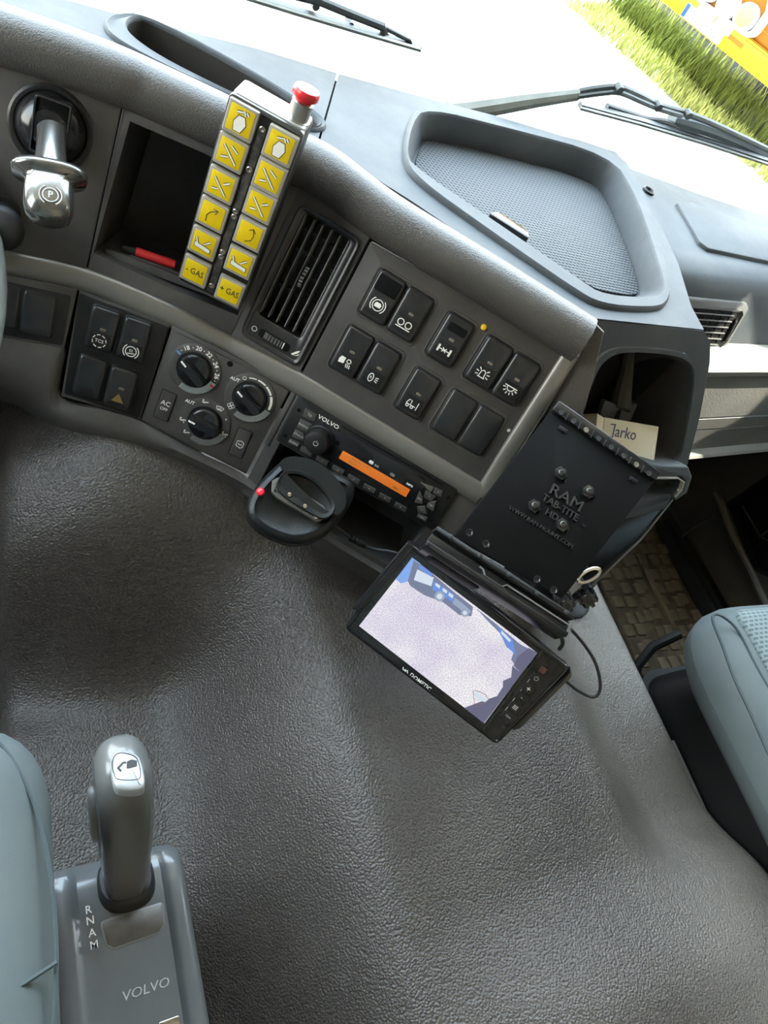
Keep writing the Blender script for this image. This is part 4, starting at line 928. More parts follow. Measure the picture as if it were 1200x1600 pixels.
for side, names in ((0, left), (1, right)):
    x = -17 if side == 0 else 17
    for k, nm in enumerate(names):
        v = FR_.px(*cen[side][k], 3)[1]
        s_ = FR_.at(x, v)
        kb = B(s_); kb.rr(0, 0, 24.6, 25.6, 1.5, -1, 4, 1.2); kb = kb.obj('key', M['clear_key'], rm, ('yellow key printed '+nm) if 'GAS' in nm else None)
        B(s_).rr(0, .4, 19.6, 20, .8, 3, 4.35, .1).obj('yellow_insert', M['yellow'], kb)
        if 'GAS' in nm: B(s_).text(nm, 0, .3, 8.8, 4.5, ext=.12, sx=.76, bold=.03).obj('lettering', M['dark_print'], kb)
        elif 'turn' in nm: icon(s_, parent=kb, h=4.4, w_=.7, mat='dark_print', **KS[nm])
        else:
            bk_ = dict(KS[nm]); icon(s_, strokes=bk_.get('strokes', ()), fills=[inset(ccw(f), -.6) for f in bk_.get('fills', ())], parent=kb, h=4.35, w_=2.3, mat='dark_print'); icon(s_, parent=kb, h=4.6, w_=1.2, mat='white', **bk_)
# stop button on the upper edge
eb = FR_.at(20, 88, -14, FR_.x, -FR_.n)          # n points along the remote's up direction
B(eb).rr(-20, 3, 59, 30, 4, -6, 1.6, 1.6).obj('end_cap', M['remote_case'], rm, 'silver end cap')
b_ = B(eb); b_.lathe(0, 0, [(10, -1), (10, 2), (8.6, 2.4), (8.6, 15), (7.6, 16)], 28); st = b_.obj('stop_collar', M['steel'], rm, 'metal collar')
b_ = B(eb); b_.lathe(0, 0, [(7, 15), (7, 18), (9.6, 18.4), (10.4, 19.4), (10.4, 23.4), (9.6, 25), (6, 26), (.1, 26.4)], 28); b_.obj('stop_button', M['red'], rm, 'red mushroom stop button', smooth=40)

# ------------------------------------------------------------------ charging cradle under the radio
FQ = Fr(CAM+ray(470, 800)*.69, az(127), az(37, 32))
ch = thing('charging_cradle', FQ.at(0, 0, -40), 'black charging cradle with a red light sticking out under the radio', 'charger')
co = FQ.P([(382, 800), (393, 765), (436, 722), (452, 712), (530, 738), (556, 752), (553, 780), (524, 822), (505, 838), (470, 850), (440, 846), (400, 826)])
co = ccw(chaikin(co, 2))
b_ = B(FQ); b_.loops([[(x*.9+1, y*.9+6, -48) for x, y in co], [(*p, -34) for p in co], [(*p, -30.6) for p in inset(co, -.6)], [(*p, -30) for p in co], [(*p, -9) for p in inset(co, -.8)], [(*p, -4) for p in co], [(*p, -1) for p in inset(co, 3.5)], [(*p, 0) for p in inset(co, 7)], [(*p, -2) for p in inset(co, 9)]])
b_.obj('housing', M['charger'], ch, smooth=50)
lu, lv = FQ.px(407, 768, 1); b_ = B(FQ); b_.lathe(lu, lv, [(4, -3), (4, 0), (3, 1.4)], 18); lr = b_.obj('light_rim', M['red'], ch); b_ = B(FQ); b_.lathe(lu, lv, [(2.8, 0), (2.6, 2), (1, 2.8), (.1, 3)], 16); b_.obj('light', M['red_led'], ch, 'glowing red light')
# raised battery well: hood behind, contact bar in front
hq = FQ.px(480, 765, 4); fq = FQ.rot(-2, *hq)
def Q(pts, h=4): return [fq.px(a, b3, h) for a, b3 in pts]
wo = chaikin(Q([(432, 752), (444, 735), (470, 736), (500, 752), (522, 780), (525, 798), (512, 812), (495, 812), (430, 770)]), 2)
wi = chaikin(Q([(438, 752), (447, 741), (470, 742), (496, 757), (516, 783), (518, 796), (508, 806), (494, 800), (440, 764)]), 2)
hood = [(432, 730), (446, 714), (480, 716), (515, 735), (540, 770), (540, 795), (520, 812)]
B(fq).fill(ccw(chaikin(Q(hood), 2)), [wo], 9, 14).obj('battery_hood', M['charger'], ch)
B(fq).loops([[(*p, -5) for p in ccw(wo)], [(*p, 9) for p in ccw(wo)], [(*p, 10) for p in inset(ccw(wo), 1)], [(*p, 9) for p in ccw(wi)], [(*p, -14) for p in ccw(wi)]], False, True).obj('battery_well', M['charger'], ch)
cb = Q([(425, 752), (434, 748), (503, 790), (510, 800), (502, 814), (495, 815), (432, 777), (424, 768)], 6)
co_ = B(fq).prism(fillet(cb, 3), -4, 6, 1).obj('contact_bar', M['contact'], ch, 'grey contact bar')
cb2 = Q([(425, 751), (434, 746), (505, 790), (512, 801), (505, 812), (499, 802), (433, 755), (428, 768)], 8)
B(fq).prism(cb2, 0, 8.2, .6).obj('bar_lip', M['contact'], co_)
for px, py, hgt in ((452, 774, 5), (476, 792, 5), (432, 763, 1.5), (494, 808, 1.5)):
    u, v = fq.px(px, py, 6); b_ = B(fq); b_.lathe(u, v, [(2.6, 5), (2.6, 6+hgt*.4), (2, 6+hgt), (.1, 6.4+hgt)], 14); b_.obj('contact_pin', M['chrome'], co_)
B(FC).box(-60, -15, -84, -42, -60, 40).obj('foot', M['charger'], ch)

# cable from the cradle
def cable(name, pts, r, label, mat='rubber', cat='cable', k=8):
    o = B(Fr(pts[0], (1, 0, 0), (0, 1, 0))).wtube(crom(pts, k), r*1000, 8).obj(name, M[mat], None, label, cat, smooth=60); return o
def D(px, py, z): return CAM+ray(px, py)*z
pl_ = thing('cradle_cable', Fr(D(540, 835, .76), (1, 0, 0), (0, 1, 0)), 'thin black cable with ribbed strain relief at the pocket edge', 'cable')
cpts = [D(522, 820, .715), D(540, 834, .725), D(560, 849, .735), D(585, 858, .742), D(615, 863, .742), D(660, 878, .745)]
B(FC).wtube(crom(cpts, 6), 1.5, 8).obj('wire', M['rubber'], pl_)
b_ = B(FC); a0, a1 = FC.l(D(548, 841, .729)), FC.l(D(572, 853, .738))
for k in range(5):
    t0 = k/5; t1 = t0+.13
    b_.tube([[a0[i]+(a1[i]-a0[i])*t for i in range(3)] for t in (t0, t1)], 3.6, 12)
b_.tube([a0, a1], 2.6, 10); b_.obj('strain_relief', M['black'], pl_)

# ------------------------------------------------------------------ monitor
FM0 = Fr(CAM+ray(715, 1005)*.70, az(135), az(45, 58))
mo = FM0.P([(637, 844), (894, 1044), (777, 1166), (535, 981)])
_a = math.degrees(math.atan2(mo[1][1]-mo[0][1]+mo[2][1]-mo[3][1], mo[1][0]-mo[0][0]+mo[2][0]-mo[3][0]))
FM = FM0.rot(_a)
mn = thing('rear_view_monitor', FM.at(0, 0, -24), 'black rear-view monitor showing pale gravel, mounted below the console', 'monitor')
MO = FM.P([(637, 845), (893, 1044), (880, 1062), (808, 1138), (797, 1140), (777, 1165), (536, 981), (548, 952)])
mc = ccw(fillet(FM.P([(638, 845), (893, 1045), (776, 1166), (536, 982)]), 7, 5))
b_ = B(FM); b_.loops([[(*p, -22) for p in inset(mc, 9)], [(*p, -14) for p in inset(mc, 1)], [(*p, -4) for p in mc], [(*p, -1) for p in inset(mc, .6)], [(*p, .6) for p in inset(mc, 2.2)], [(*p, .8) for p in inset(mc, 3.4)], [(*p, -.2) for p in inset(mc, 4.2)]])
b_.obj('housing', M['gloss'], mn, smooth=40)
B(FM).prism(inset(mc, 4.4), -2, .1).obj('front_glass', M['mon_glass'], mn)
scr = FM.P([(644, 872), (839, 1020), (757, 1130), (561, 978)], .3)
sc_o = B(FM).prism(scr, -.5, .45).obj('screen', M['screen'], mn, 'lit screen')
def SP(x, y): return FM.px(x, y, .6)
def T7(pts): return [SP(520+a/2.727, 820+b3/2.727) for a, b3 in pts]
def pic(pts, mat, h=.5): return B(FM).prism(T7(pts), .3, h).obj('screen_picture', M[mat], sc_o)
pic([(338, 140), (372, 165), (325, 240), (290, 250), (268, 232)], 'scr_sky', .55)
pic([(345, 150), (420, 205), (520, 290), (598, 350), (590, 390), (540, 385), (470, 330), (390, 300), (330, 260), (320, 240)], 'scr_dark', .56)
pic([(360, 190), (430, 225), (420, 262), (345, 235)], 'scr_pale', .6)
pic([(372, 168), (425, 208), (420, 222), (366, 186)], 'scr_blue', .62)
pic([(430, 240), (520, 300), (512, 330), (424, 275)], 'scr_blue', .6)
for a_, b3_, c_ in ((440, 246, 'scr_pale'), (470, 268, 'scr_pale'), (496, 288, 'scr_pale')): pic([(a_, b3_), (a_+18, b3_+13), (a_+14, b3_+26), (a_-4, b3_+12)], c_, .63)
pic([(520, 310), (560, 340), (590, 368), (575, 385), (510, 335)], 'scr_mid', .62)
for cx_, cy_, r_ in ((455, 305, 22), (563, 375, 17)):
    pic(circ(cx_, cy_, r_, 16), 'scr_mid', .66); pic(circ(cx_, cy_, r_*.55, 12), 'scr_pale', .68)
pic([(610, 355), (680, 410), (740, 460), (800, 510), (870, 546), (800, 630), (760, 575), (770, 545), (740, 520), (715, 465), (660, 410)], 'scr_dark', .56)
pic([(700, 430), (765, 490), (780, 555), (752, 530), (715, 470)], 'scr_blue', .6)
pic([(720, 450), (760, 492), (752, 500), (716, 462)], 'scr_pale', .62)
pic([(835, 525), (872, 546), (840, 590), (800, 630), (770, 600), (790, 560)], 'scr_night', .58)
pic([(870, 548), (644, 846), (560, 780), (640, 750), (700, 730), (725, 690), (725, 665), (760, 650), (765, 600), (800, 630)], 'scr_night', .57)
pic([(600, 715), (612, 708), (640, 735), (665, 742), (650, 756), (620, 748)], 'scr_pale', .6)
icon_o = B(FM).stroke(T7([(598, 710), (606, 704), (650, 722), (665, 744), (640, 764), (605, 770), (598, 710)]), .5, .3, .7).obj('screen_picture', M['scr_brown'], sc_o)
# control column on the right
B(FM).stroke(FM.P([(848, 1016), (756, 1140)], .3), .9, 0, .8).obj('column_groove', M['rubber'], mn)
bt = [((838, 1060), 'power'), ((826, 1076), '+'), ((815, 1090), '-'), ((805, 1105), 'menu'), ((794, 1119), 'cam')]
gx = FM.P([(835, 1052), (783, 1118)], .5); B(FM).stroke(gx, .5, 0, .9).obj('column_line', M['grey_print'], mn)
ba = math.degrees(math.atan2(scr[0][1]-scr[3][1], scr[0][0]-scr[3][0]))
for (x, y), nm in bt:
    u, v = FM.px(x, y, .6); o = B(FM).rr(u, v, 12, 8.6, 1, -.2, 1.3, .4).obj('button', M['black'], mn)
    s_ = FM.at(u, v)
    if nm == 'power': icon(s_, strokes=[arcpts(0, 0, 2, 120, 420, 10), [(0, .6), (0, 2.8)]], w_=.5, mat='grey_print', parent=o, h=1.2)
    elif nm == '+': icon(s_, strokes=[[(-2, 0), (2, 0)], [(0, -2), (0, 2)]], w_=.7, mat='white', parent=o, h=1.2)
    elif nm == '-': icon(s_, strokes=[[(-.8, 0), (.8, 0)]], w_=.8, mat='grey_print', parent=o, h=1.2)
    elif nm == 'menu': icon(s_, strokes=[[(-2.4, q), (2.4, q)] for q in (-1.6, 0, 1.6)], w_=.6, mat='white', parent=o, h=1.2)
    else: B(s_).text('Cam', 0, 0, 3.2, 1.3, ext=.1).obj('lettering', M['grey_print'], o)
u, v = FM.px(848, 1047, .6); B(FM).rr(u, v, 6, 6, .8, -.2, 1.1, .2).obj('sensor_window', M['ir'], mn)
u, v = FM.px(653, 1063, .6); B(FM).text('DOMETIC', u+3, v, 5.4, .2, rot=0, bold=.03, sx=1.05).stroke([(u-19, v+1.4), (u-17, v-1.4), (u-15.4, v+1)], 1.0, 0, .35).stroke([(u-15.2, v-1), (u-13.6, v+1.4), (u-12, v-1.2)], 1.0, 0, .35).obj('brand_lettering', M['white'], mn)
# moulded grip at the left end, flange at the right, hinge behind
gl = FM.P([(637, 846), (648, 853), (572, 946), (560, 955), (548, 952)], 1); B(FM).prism(fillet(gl, 2), -6, 1.8, 1.2).obj('end_moulding', M['gloss'], mn)
fl2 = FM.P([(893, 1046), (893, 1058), (812, 1139), (800, 1141), (795, 1132)], -3); B(FM).prism(fillet(fl2, 3), -14, -2, 1.5).obj('end_flange', M['gloss'], mn)
_bk = FM.w(10, 0, -22); 
b_ = B(FM); b_.lathe(10, 6, [(19, -30), (19, -20)], 24); b_.obj('swivel_plate', M['black'], mn)
tq = Vector((.44, .30, 0)); tq.z = CAM.z-.668
b_ = B(FM); b_.wtube([FM.w(10, 6, -26), FM.w(10, 6, -60), tq+Vector((0, 0, .05)), tq], 9, 14); b_.obj('mount_arm', M['black'], mn)
b_ = B(Fr(tq, (1, 0, 0), (0, 1, 0))); b_.lathe(0, 0, [(28, -6), (28, 3), (25, 5), (10, 6), (10, 14)], 24); b_.obj('mount_foot', M['black'], mn)

# ------------------------------------------------------------------ tablet holder
FT0 = Fr(CAM+ray(870, 790)*.66, az(128), az(38, 24))
to = FT0.P([(862, 640), (1023, 750), (880, 932), (710, 836)])
_a = math.degrees(math.atan2(to[1][1]-to[0][1]+to[2][1]-to[3][1], to[1][0]-to[0][0]+to[2][0]-to[3][0])); FH = FT0.rot(_a)
th = thing('tablet_holder', FH.at(0, -20, -30), 'flat black empty tablet holder plate with raised lettering in front of the bin', 'tablet holder')
hp = FH.P([(862, 641), (1024, 750), (880, 934), (708, 838)])
B(FH).prism(fillet(hp, 2), -3, 0, .6).obj('back_plate', M['tabplate'], th)
tsp = FH.P([(872, 627), (1030, 738), (1023, 752), (861, 642)])
top_ = B(FH).prism(fillet(tsp, 2), -8, 2.6, 1).obj('top_rail', M['gloss'], th)
for k in range(8):
    t = (k+.5)/8; x = 867+t*157; y = 637.5+t*108.5
    u, v = FH.px(x, y, 3); b_ = B(FH); b_.lathe(u, v, [(2.6, 2), (2.6, 3.2), (1.6, 3.2), (1.5, 2.7)], 12); b_.obj('screw' if k in (2, 6) else 'rail_hole', M['screw'] if k in (2, 6) else M['rubber'], top_)
    if k < 7:
        x2, y2 = 867+(k+1)/8*157, 637.5+(k+1)/8*108.5; u2, v2 = FH.px(x2, y2, 3); B(FH).rr(u2, v2, 1.4, 8, .4, 2, 3.1, .2).obj('rail_rib', M['black'], top_)
for x, y in ((875.5, 740), (919, 769), (834, 791), (878, 820.5)):
    u, v = FH.px(x, y, 1); o = B(FH).prism(circ(u, v, 6.6, 6), -1, 3, .6).obj('hex_nut', M['gloss'], th); b_ = B(FH); b_.lathe(u, v, [(3.2, 2), (3.2, 4), (2.4, 4.6), (.1, 4.6)], 14); b_.obj('bolt_end', M['bolt'], o)
    B(FH).rr(u+7.4, v-1.5, .9, 7, .3, -.2, .8, .2).obj('stop_rib', M['steel'] if False else M['gloss'], th)
for x, y in ((734, 832), (760, 850), (840, 905), (866, 922)):
    u, v = FH.px(x, y, 1); b_ = B(FH); b_.lathe(u, v, [(3.6, -.2), (3.6, .5), (2.6, .7), (2.0, .1)], 14); b_.obj('hole_rim', M['gloss'], th)
for x, y in ((880, 671), (990, 750)):
    u, v = FH.px(x, y, 1); B(FH).rr(u, v, 9, 4, .8, -.2, .9, .3).obj('clip_tab', M['gloss'], th)
u, v = FH.px(884, 779, 0); B(FH).text('RAM', u, v, 15.5, .5, ext=1.2, sx=1.1).obj('raised_lettering', M['tabtext'], th)
u, v = FH.px(875, 794, 0); B(FH).text('TAB-TITE', u, v, 9.6, .5, ext=1.1, sx=.96).text('HD', u-4, v-10.5, 9, .5, ext=.7).text('TM', u+26, v-2.5, 3.4, .5, ext=.5).obj('raised_lettering', M['tabtext'], th)
u, v = FH.px(845, 824, 0); B(FH).text('WWW.RAM-MOUNT.COM', u, v, 5.6, .5, ext=.9, sx=1.0).obj('raised_lettering', M['tabtext'], th)
# lower clamp: a long channel with a dip for the plug
bt_ = [(682, 829), (895, 950), (893, 985), (868, 990), (680, 868), (677, 850)]
def HH(pts, h): return [FH.px(a, b3, h) for a, b3 in pts]
l0 = HH([(684, 828), (895, 966)], 6)
cdir = math.degrees(math.atan2(l0[1][1]-l0[0][1], l0[1][0]-l0[0][0])); fcl = FH.rot(cdir, *l0[0])
Lc = math.hypot(l0[1][0]-l0[0][0], l0[1][1]-l0[0][1])
mid = Lc*.47
prof_l = [(0, 0), (Lc, 0), (Lc, -13), (mid+22, -13), (mid+14, -13), (mid+9, -10), (mid+3, -5), (mid-9, -5), (mid-14, -9), (mid-18, -13), (0, -13)]
B(fcl).prism(fillet([(-2, -3), (Lc+1, -3), (Lc+2, -13), (Lc, -15), (-1, -15), (-3, -12)], 2), -16, 2, 1).obj('clamp_floor', M['gloss'], th)
B(fcl).prism(fillet([(-2, 3), (mid-16, 3), (mid-12, 4), (Lc+1, 3), (Lc+1, -1.5), (-2, -1.5)], 1), -8, 7, 1).obj('clamp_back', M['black'], th)
b_ = B(fcl); b_.prism(fillet([(-3, -13), (mid-18, -13), (mid-12, -11), (mid+8, -11), (mid+14, -13), (Lc+2, -13), (Lc+2, -18), (-3, -18)], 1.5), -14, 8, 1.4); b_.obj('clamp_lip', M['gloss'], th)
b_ = B(fcl); b_.stroke([(mid-18, -6), (mid-14, -6.5), (mid-10, -10.5), (mid+6, -10.5), (mid+10, -6.5), (Lc, -6)], 1.2, 1, 4); b_.obj('lip_edge', M['vane'], th)
for k in range(5):
    b_ = B(fcl); b_.lathe(12+k*(Lc-20)/4, .8, [(2.2, 6), (2.2, 7.6), (1.2, 8)], 10); b_.obj('screw', M['rubber'], th)
B(fcl).prism(fillet([(4, -17), (60, -17), (56, -20), (10, -20)], 1), -20, -8, 1).obj('clamp_gear', M['black'], th)
# ball mount and clamp knobs down to the engine cover
kb_ = Vector((.715, .345, CAM.z-.70))
b_ = B(FH); b_.lathe(0, -15, [(24, -9), (24, -3)], 24); b_.obj('ball_base', M['black'], th)
pa = FH.w(0, -15, -10); pm_ = kb_+Vector((0, 0, .045))
b_ = B(FH); b_.wtube([pa, pa*.7+pm_*.3, pa*.35+pm_*.65, pm_, kb_], 13, 14); b_.obj('mount_arm', M['black'], th)
b_ = B(Fr(kb_, (1, 0, 0), (0, 1, 0))); b_.lathe(0, 0, [(34, -8), (34, 3), (30, 5), (12, 6)], 24); b_.obj('mount_foot', M['black'], th)
def knob_star(px, py, z, r):
    o = D(px, py, z); f = Fr(o, CR, CU+CV*-.35)
    pl = []
    for k in range(7):
        a = 2*math.pi*k/7
        for da, rr_ in ((-.30, r*.72), (-.20, r), (.20, r), (.30, r*.72)): pl.append((rr_*math.cos(a+da), rr_*math.sin(a+da)))
    B(f).prism(pl, -10, 4, 1.2).prism(circ(0, 0, r*1.02, 24), -24, -9, 1).obj('clamp_knob', M['gloss'], th)
    B(f).prism(circ(0, 0, r*.36, 12), 3, 5, .4).tube([(0, 0, -20), (0, 0, -55)], 7, 12).obj('clamp_bolt', M['rubber'], th)
knob_star(885, 944, .76, 9.0); knob_star(919, 936, .80, 10.5)
pr = thing('pull_ring', Fr(D(910, 905, .80), (1, 0, 0), (0, 1, 0)), 'worn metal pull ring on a strap beside the clamp knobs', 'ring')
f_ = Fr(D(920, 899, .80), CR*math.cos(rad(28))+CU*math.sin(rad(28)), CU*math.cos(rad(28))-CR*math.sin(rad(28)))
B(f_).loops([[(*p, h) for p in sup(0, 0, a, c, 28, 2)] for a, c, h in ((15, 7.5, 0), (15, 7.5, 2), (14, 6.6, 2.6), (11, 4, 2.2), (10.6, 3.6, 0))], wrap=True).obj('ring', M['chrome'], pr)
B(f_).prism([(-14, -7), (-8, -4), (-14, 3), (-34, -4), (-34, -12)], -2, .5, .4).obj('strap', M['vane'], pr)

# cables by the monitor
cable('monitor_cable', [D(884, 1064, .715), D(905, 1080, .72), D(928, 1089, .722), D(938, 1074, .722), D(932, 1040, .72), D(915, 1010, .715), D(893, 984, .70)], .0016, 'thin black cable looping from the monitor to the tablet holder')
cable('charging_lead', [D(868, 988, .69), D(877, 996, .70), D(879, 1006, .705), D(874, 1014, .715)], .0020, 'short black lead hanging under the tablet holder')

# ------------------------------------------------------------------ carton and torch in the bin
bxp = [FB.hit(945, 652, -22), FB.hit(1031, 655, -22)]
fbx = Fr(bxp[0], az(94), az(4, 40))
q = fbx.px(1020, 718, 0); wB = fbx.px(1031, 655, 0)[0]; print('BOX', wB)
cbx = thing('carton', fbx.at(wB/2, -75, -22), 'small white carton with a handwritten name standing in the dash bin', 'box')
B(fbx).prism(fillet([(0, 0), (wB, -1), (wB-2, -62), (0, -61)], .8, 2), -52, 0, .8).obj('box', M['card'], cbx)
B(fbx).prism([(0, -.4), (0, -60), (-9, -57), (-10, 3)], -51, -1, .4).obj('side_flap', M['card'], cbx)
B(fbx).text('Jarko', 30, -14, 18, .2, rot=-2, ext=.12, sx=.95, shear=.1, bold=.05).stroke([(9, -6.5), (17, -6.0)], 1.2, .1, .32).stroke([(10, -19), (11.6, -20.6), (13.6, -20)], 1.2, .1, .32).obj('handwriting', M['ink'], cbx)
tor = thing('ribbed_torch', Fr(FB.hit(1045, 722, -30), FB.x, FB.y), 'ribbed black torch end peeping out beside the carton', 'torch')
p0, p1 = FB.hit(1035, 735, -18), FB.hit(1048, 712, -36)
b_ = B(FB); L0, L1 = Vector(FB.l(p0)), Vector(FB.l(p1)); dv_ = (L1-L0)
b_.tube([L0-dv_*.6, L0, L1], 10.5, 18); b_.obj('barrel', M['rubber'], tor)
for k in range(4):
    b_ = B(FB); c0 = L0+dv_*(k/4+.08); b_.tube([c0, c0+dv_*.10], 12, 18); b_.obj('rib', M['black'], tor)

# ------------------------------------------------------------------ engine cover (moulded vinyl hump)
def S(t): t = max(0.0, min(1.0, t)); return t*t*(3-2*t)
def hz(x, y):
    # lowest beside the driver, a hump towards the passenger, rising under the console
    a = S((x-.17)/.17); f = S((y-.31)/.15)
    z = -.83+.16*(1-(1-a)*(1-f))
    z -= .030*S((x-.61)/.08)*S((y+.035)/.10)
    z += .030*S((.03-y)/.14)*S((x-.25)/.25)
    z += .055*S((y-.40)/.12)
    z -= .40*S((.035-x)/.10)
    z -= .075*S((.14-x)/.16)*S((y-.27)/.12)
    z -= .02*S((.10-y)/.1)*(1-a)
    return z
def build_cover():
    xs = [-.066+.011*i for i in range(79)]; xs = [x for x in xs if x < .775]+[.775, .781, .785, .787, .787]
    rows = []
    for q in range(110):
        r = []
        for i, x in enumerate(xs):
            y = -.75+q/109*(max(.625-.57*max(x, 0), .405)+.75)
            z = hz(min(x, .775), y)
            k = i-(len(xs)-5)
            if k > 0: z -= (0, .002, .006, .02, .70)[k]
            r.append(Vector((x, y, CAM.z+max(z, -1.05))))
        rows.append(r)
    return B(Fr((.4, 0, CAM.z-.7), (1, 0, 0), (0, 1, 0))).wgrid(rows)
ec = build_cover().obj('engine_cover', M['vinyl'], None, 'grained black vinyl engine cover filling the floor between the seats', 'engine cover', smooth=80)

# ------------------------------------------------------------------ gear selector
ZS = CAM.z-.71
FS = Fr((.107, 0.0, ZS), az(88), az(-2)); 
gs = thing('gear_selector', FS, 'grey gear selector lever on its console beside the driver seat', 'gear selector')
prof = [(-55, -70), (-54, -8), (-52, 2), (-48, 5.5), (-40, 6), (-34, 4), (-30, 0), (0, 0), (37, 0), (40, 4), (43, 6), (50, 5.5), (55, 2), (58, -8), (59, -70)]
def csec(v, sx=1, dz=0, ridge=1): return [(u*sx, v, (h if (h < 0 or ridge == 1) else h*ridge)+dz) for u, h in prof]
yt = FS.px(240, 1340)[1]
b_ = B(FS)
L = [csec(yt+14, .80, -30, .3), csec(yt+10, .9, -12, .6), csec(yt+2, .97, -2, 1.0), csec(yt-10, 1, 0), csec(yt-40, 1, 0), csec(yt-110, 1, 1), csec(yt-200, 1, 2), csec(yt-330, 1, 2)]
b_.loops([[(u, v, h) for u, v, h in l] for l in L])
b_.obj('console', M['grey_plastic'], gs, smooth=45)
b_ = B(FS); b_.loops([[(u*1.0, v, -118) for u, v in rrect(0, yt-170, 112, 360, 16)], [(u, v, -20) for u, v in rrect(0, yt-170, 108, 352, 16)], [(u, v, -12) for u, v in rrect(0, yt-170, 103, 346, 14)]]); b_.obj('console_base', M['rubber'], gs)
# brushed slide plate and recess
rc = [FS.px(*p, 1) for p in [(155, 1440), (256, 1408), (258, 1445), (250, 1458), (178, 1484), (165, 1478)]]
B(FS).prism(fillet(rc, 4), -.5, .8, .3).obj('recess_rim', M['vane'], gs); B(FS).prism(inset(ccw(fillet(rc, 4)), 1.4), 0, 1.1, .1).obj('slide_plate', M['slide'], gs)
for px, py, c in ((138, 1422, 'R'), (141, 1439, 'N'), (144, 1458, 'A'), (147, 1477, 'M')):
    u, v = FS.px(px, py, 6); o = B(FS).text(c, u, v, 8.4, 6.6, rot=0, ext=.3, bold=.02).obj('position_letter', M['white'], gs)
u, v = FS.px(228, 1546, 2); B(FS).text('VOLVO', u, v, 9.6, 1.2, rot=0, ext=.3, sx=1.15, shear=.15).obj('brand_lettering', M['grey_print'], gs)
u, v = FS.px(265, 1599, 2); B(FS).rr(u, v, 16, 6, 1.5, 0, 1.8, .3).obj('badge', M['chrome'], gs)
# collar and lever
lb = CAM+ray(197, 1374)*.618; lt = CAM+ray(192, 1188)*.522
ax = (lt-lb).normalized(); FL = Fr(lb, az(88)-ax*az(88).dot(ax), ax.cross(az(88)-ax*az(88).dot(ax))); HL = (lt-lb).length*1000
b_ = B(FL); b_.loops([[(*p, h) for p in sup(0, 2, a, c, 28)] for h, a, c in ((-22, 24, 24), (-4, 23, 23), (0, 22, 22), (2, 20, 20))]); b_.obj('collar', M['rubber'], gs)
b_ = B(FL); secs = []
for t, a, c, dv in ((0, 17.6, 17.5, 0), (.06, 18.2, 18.5, 0), (.3, 19.6, 21, 0), (.6, 21, 25, 1), (.8, 20.8, 26, 2), (.9, 20, 25, 3), (.96, 17.5, 22, 4), (1.0, 13, 17, 5), (1.025, 7, 9, 5.5)):
    secs.append([(*p, HL*t) for p in sup(0, dv, a, c, 32, 2.7)])
b_.loops(secs); b_.obj('lever_grip', M['grip'], gs, smooth=60)
# silver push button set on the slanted top towards the driver
FBt = Fr(CAM+ray(201, 1207)*.506, CR*math.cos(rad(5))+CU*math.sin(rad(5)), CU)
_n = (ax*.75+(CAM-FBt.o).normalized()*.6).normalized(); _x = (az(88)-_n*az(88).dot(_n)).normalized(); FBt = Fr(FBt.o, _x, _n.cross(_x))
bq = ccw(chaikin([FBt.px(*p) for p in [(176, 1176), (190, 1172), (214, 1178), (222, 1192), (228, 1226), (220, 1236), (184, 1236), (176, 1226), (171, 1192)]], 2))
b_ = B(FBt); b_.loops([[(*p, -12) for p in bq], [(*p, 0) for p in bq], [(*p, 1.6) for p in inset(bq, 1.2)], [(*p, 2.2) for p in inset(bq, 3.6)]]); sb_ = b_.obj('shift_button', M['silver_plastic'], gs, 'silver push button', smooth=60)
bq2 = ccw(chaikin([FBt.px(*p, 2) for p in [(178, 1180), (190, 1175), (212, 1181), (218, 1193), (221, 1214), (214, 1219), (184, 1219), (178, 1212), (174, 1194)]], 2))
B(FBt).stroke(bq2, .5, 1.4, 2.35, True).obj('button_groove', M['rubber'], sb_)
u, v = FBt.px(199, 1194, 2.3); B(FBt).prism(fillet([(u-1, v-3), (u+6, v-3), (u+6.5, v+1), (u+3, v+2.6), (u, v+2)], 1), 2, 2.6).stroke([(u-6.5, v-1.4), (u-2.5, v+1.8), (u-.5, v+1.4)], 1.3, 2, 2.6).stroke([(u-6.2, v-1.2), (u-4.6, v-3.6)], 1.3, 2, 2.6).obj('symbol', M['rubber'], sb_)
b_ = B(FL); b_.loops([[(-20.5-q, 3+a*math.cos(t), HL*.62+c*math.sin(t)) for t in [2*math.pi*k/24 for k in range(24)]] for q, a, c in ((-4, 12, 34), (1.5, 11.5, 33), (3.4, 9.5, 31), (4.2, 6, 25))]); b_.obj('side_button', M['side_btn'], gs, 'lighter side button', smooth=60)

# ------------------------------------------------------------------ seats
def cushion(f, ww, ll, th, r, fabric, par, name, bulge=14, corner=70):
    """seat cushion: rounded box with soft edges, local x across, y forward, top at h=0"""
    out = fillet([(-ww/2, -ll), (ww/2, -ll), (ww/2, 0), (-ww/2, 0)], [20, 20, corner, corner], 8)
    L = []
    for d, h in ((r*.5, -th), (r*.12, -th+r*.4), (0, -th*.55), (0, -r)):
        L.append([(*p, h) for p in inset(out, d)])
    for k in range(1, 7):
        a = math.pi/2*k/6; L.append([(*p, -r+r*math.sin(a)) for p in inset(out, r*(1-math.cos(a)))])
    i1 = inset(out, r)
    for q in (.85, .7, .4, .1): L.append([(p[0]*q, -ll/2+(p[1]+ll/2)*q, -bulge*.6*(1-q)) for p in i1])
    return B(f).loops(L).obj(name, fabric, par, smooth=80)
ps_f = Fr((1.014, .248, CAM.z-.535), az(91), az(1))
ps = thing('passenger_seat', Fr((1.01, 0, CAM.z-1.0), (1, 0, 0), (0, 1, 0)), 'grey-green fabric passenger seat on a black plinth at the right edge', 'seat')
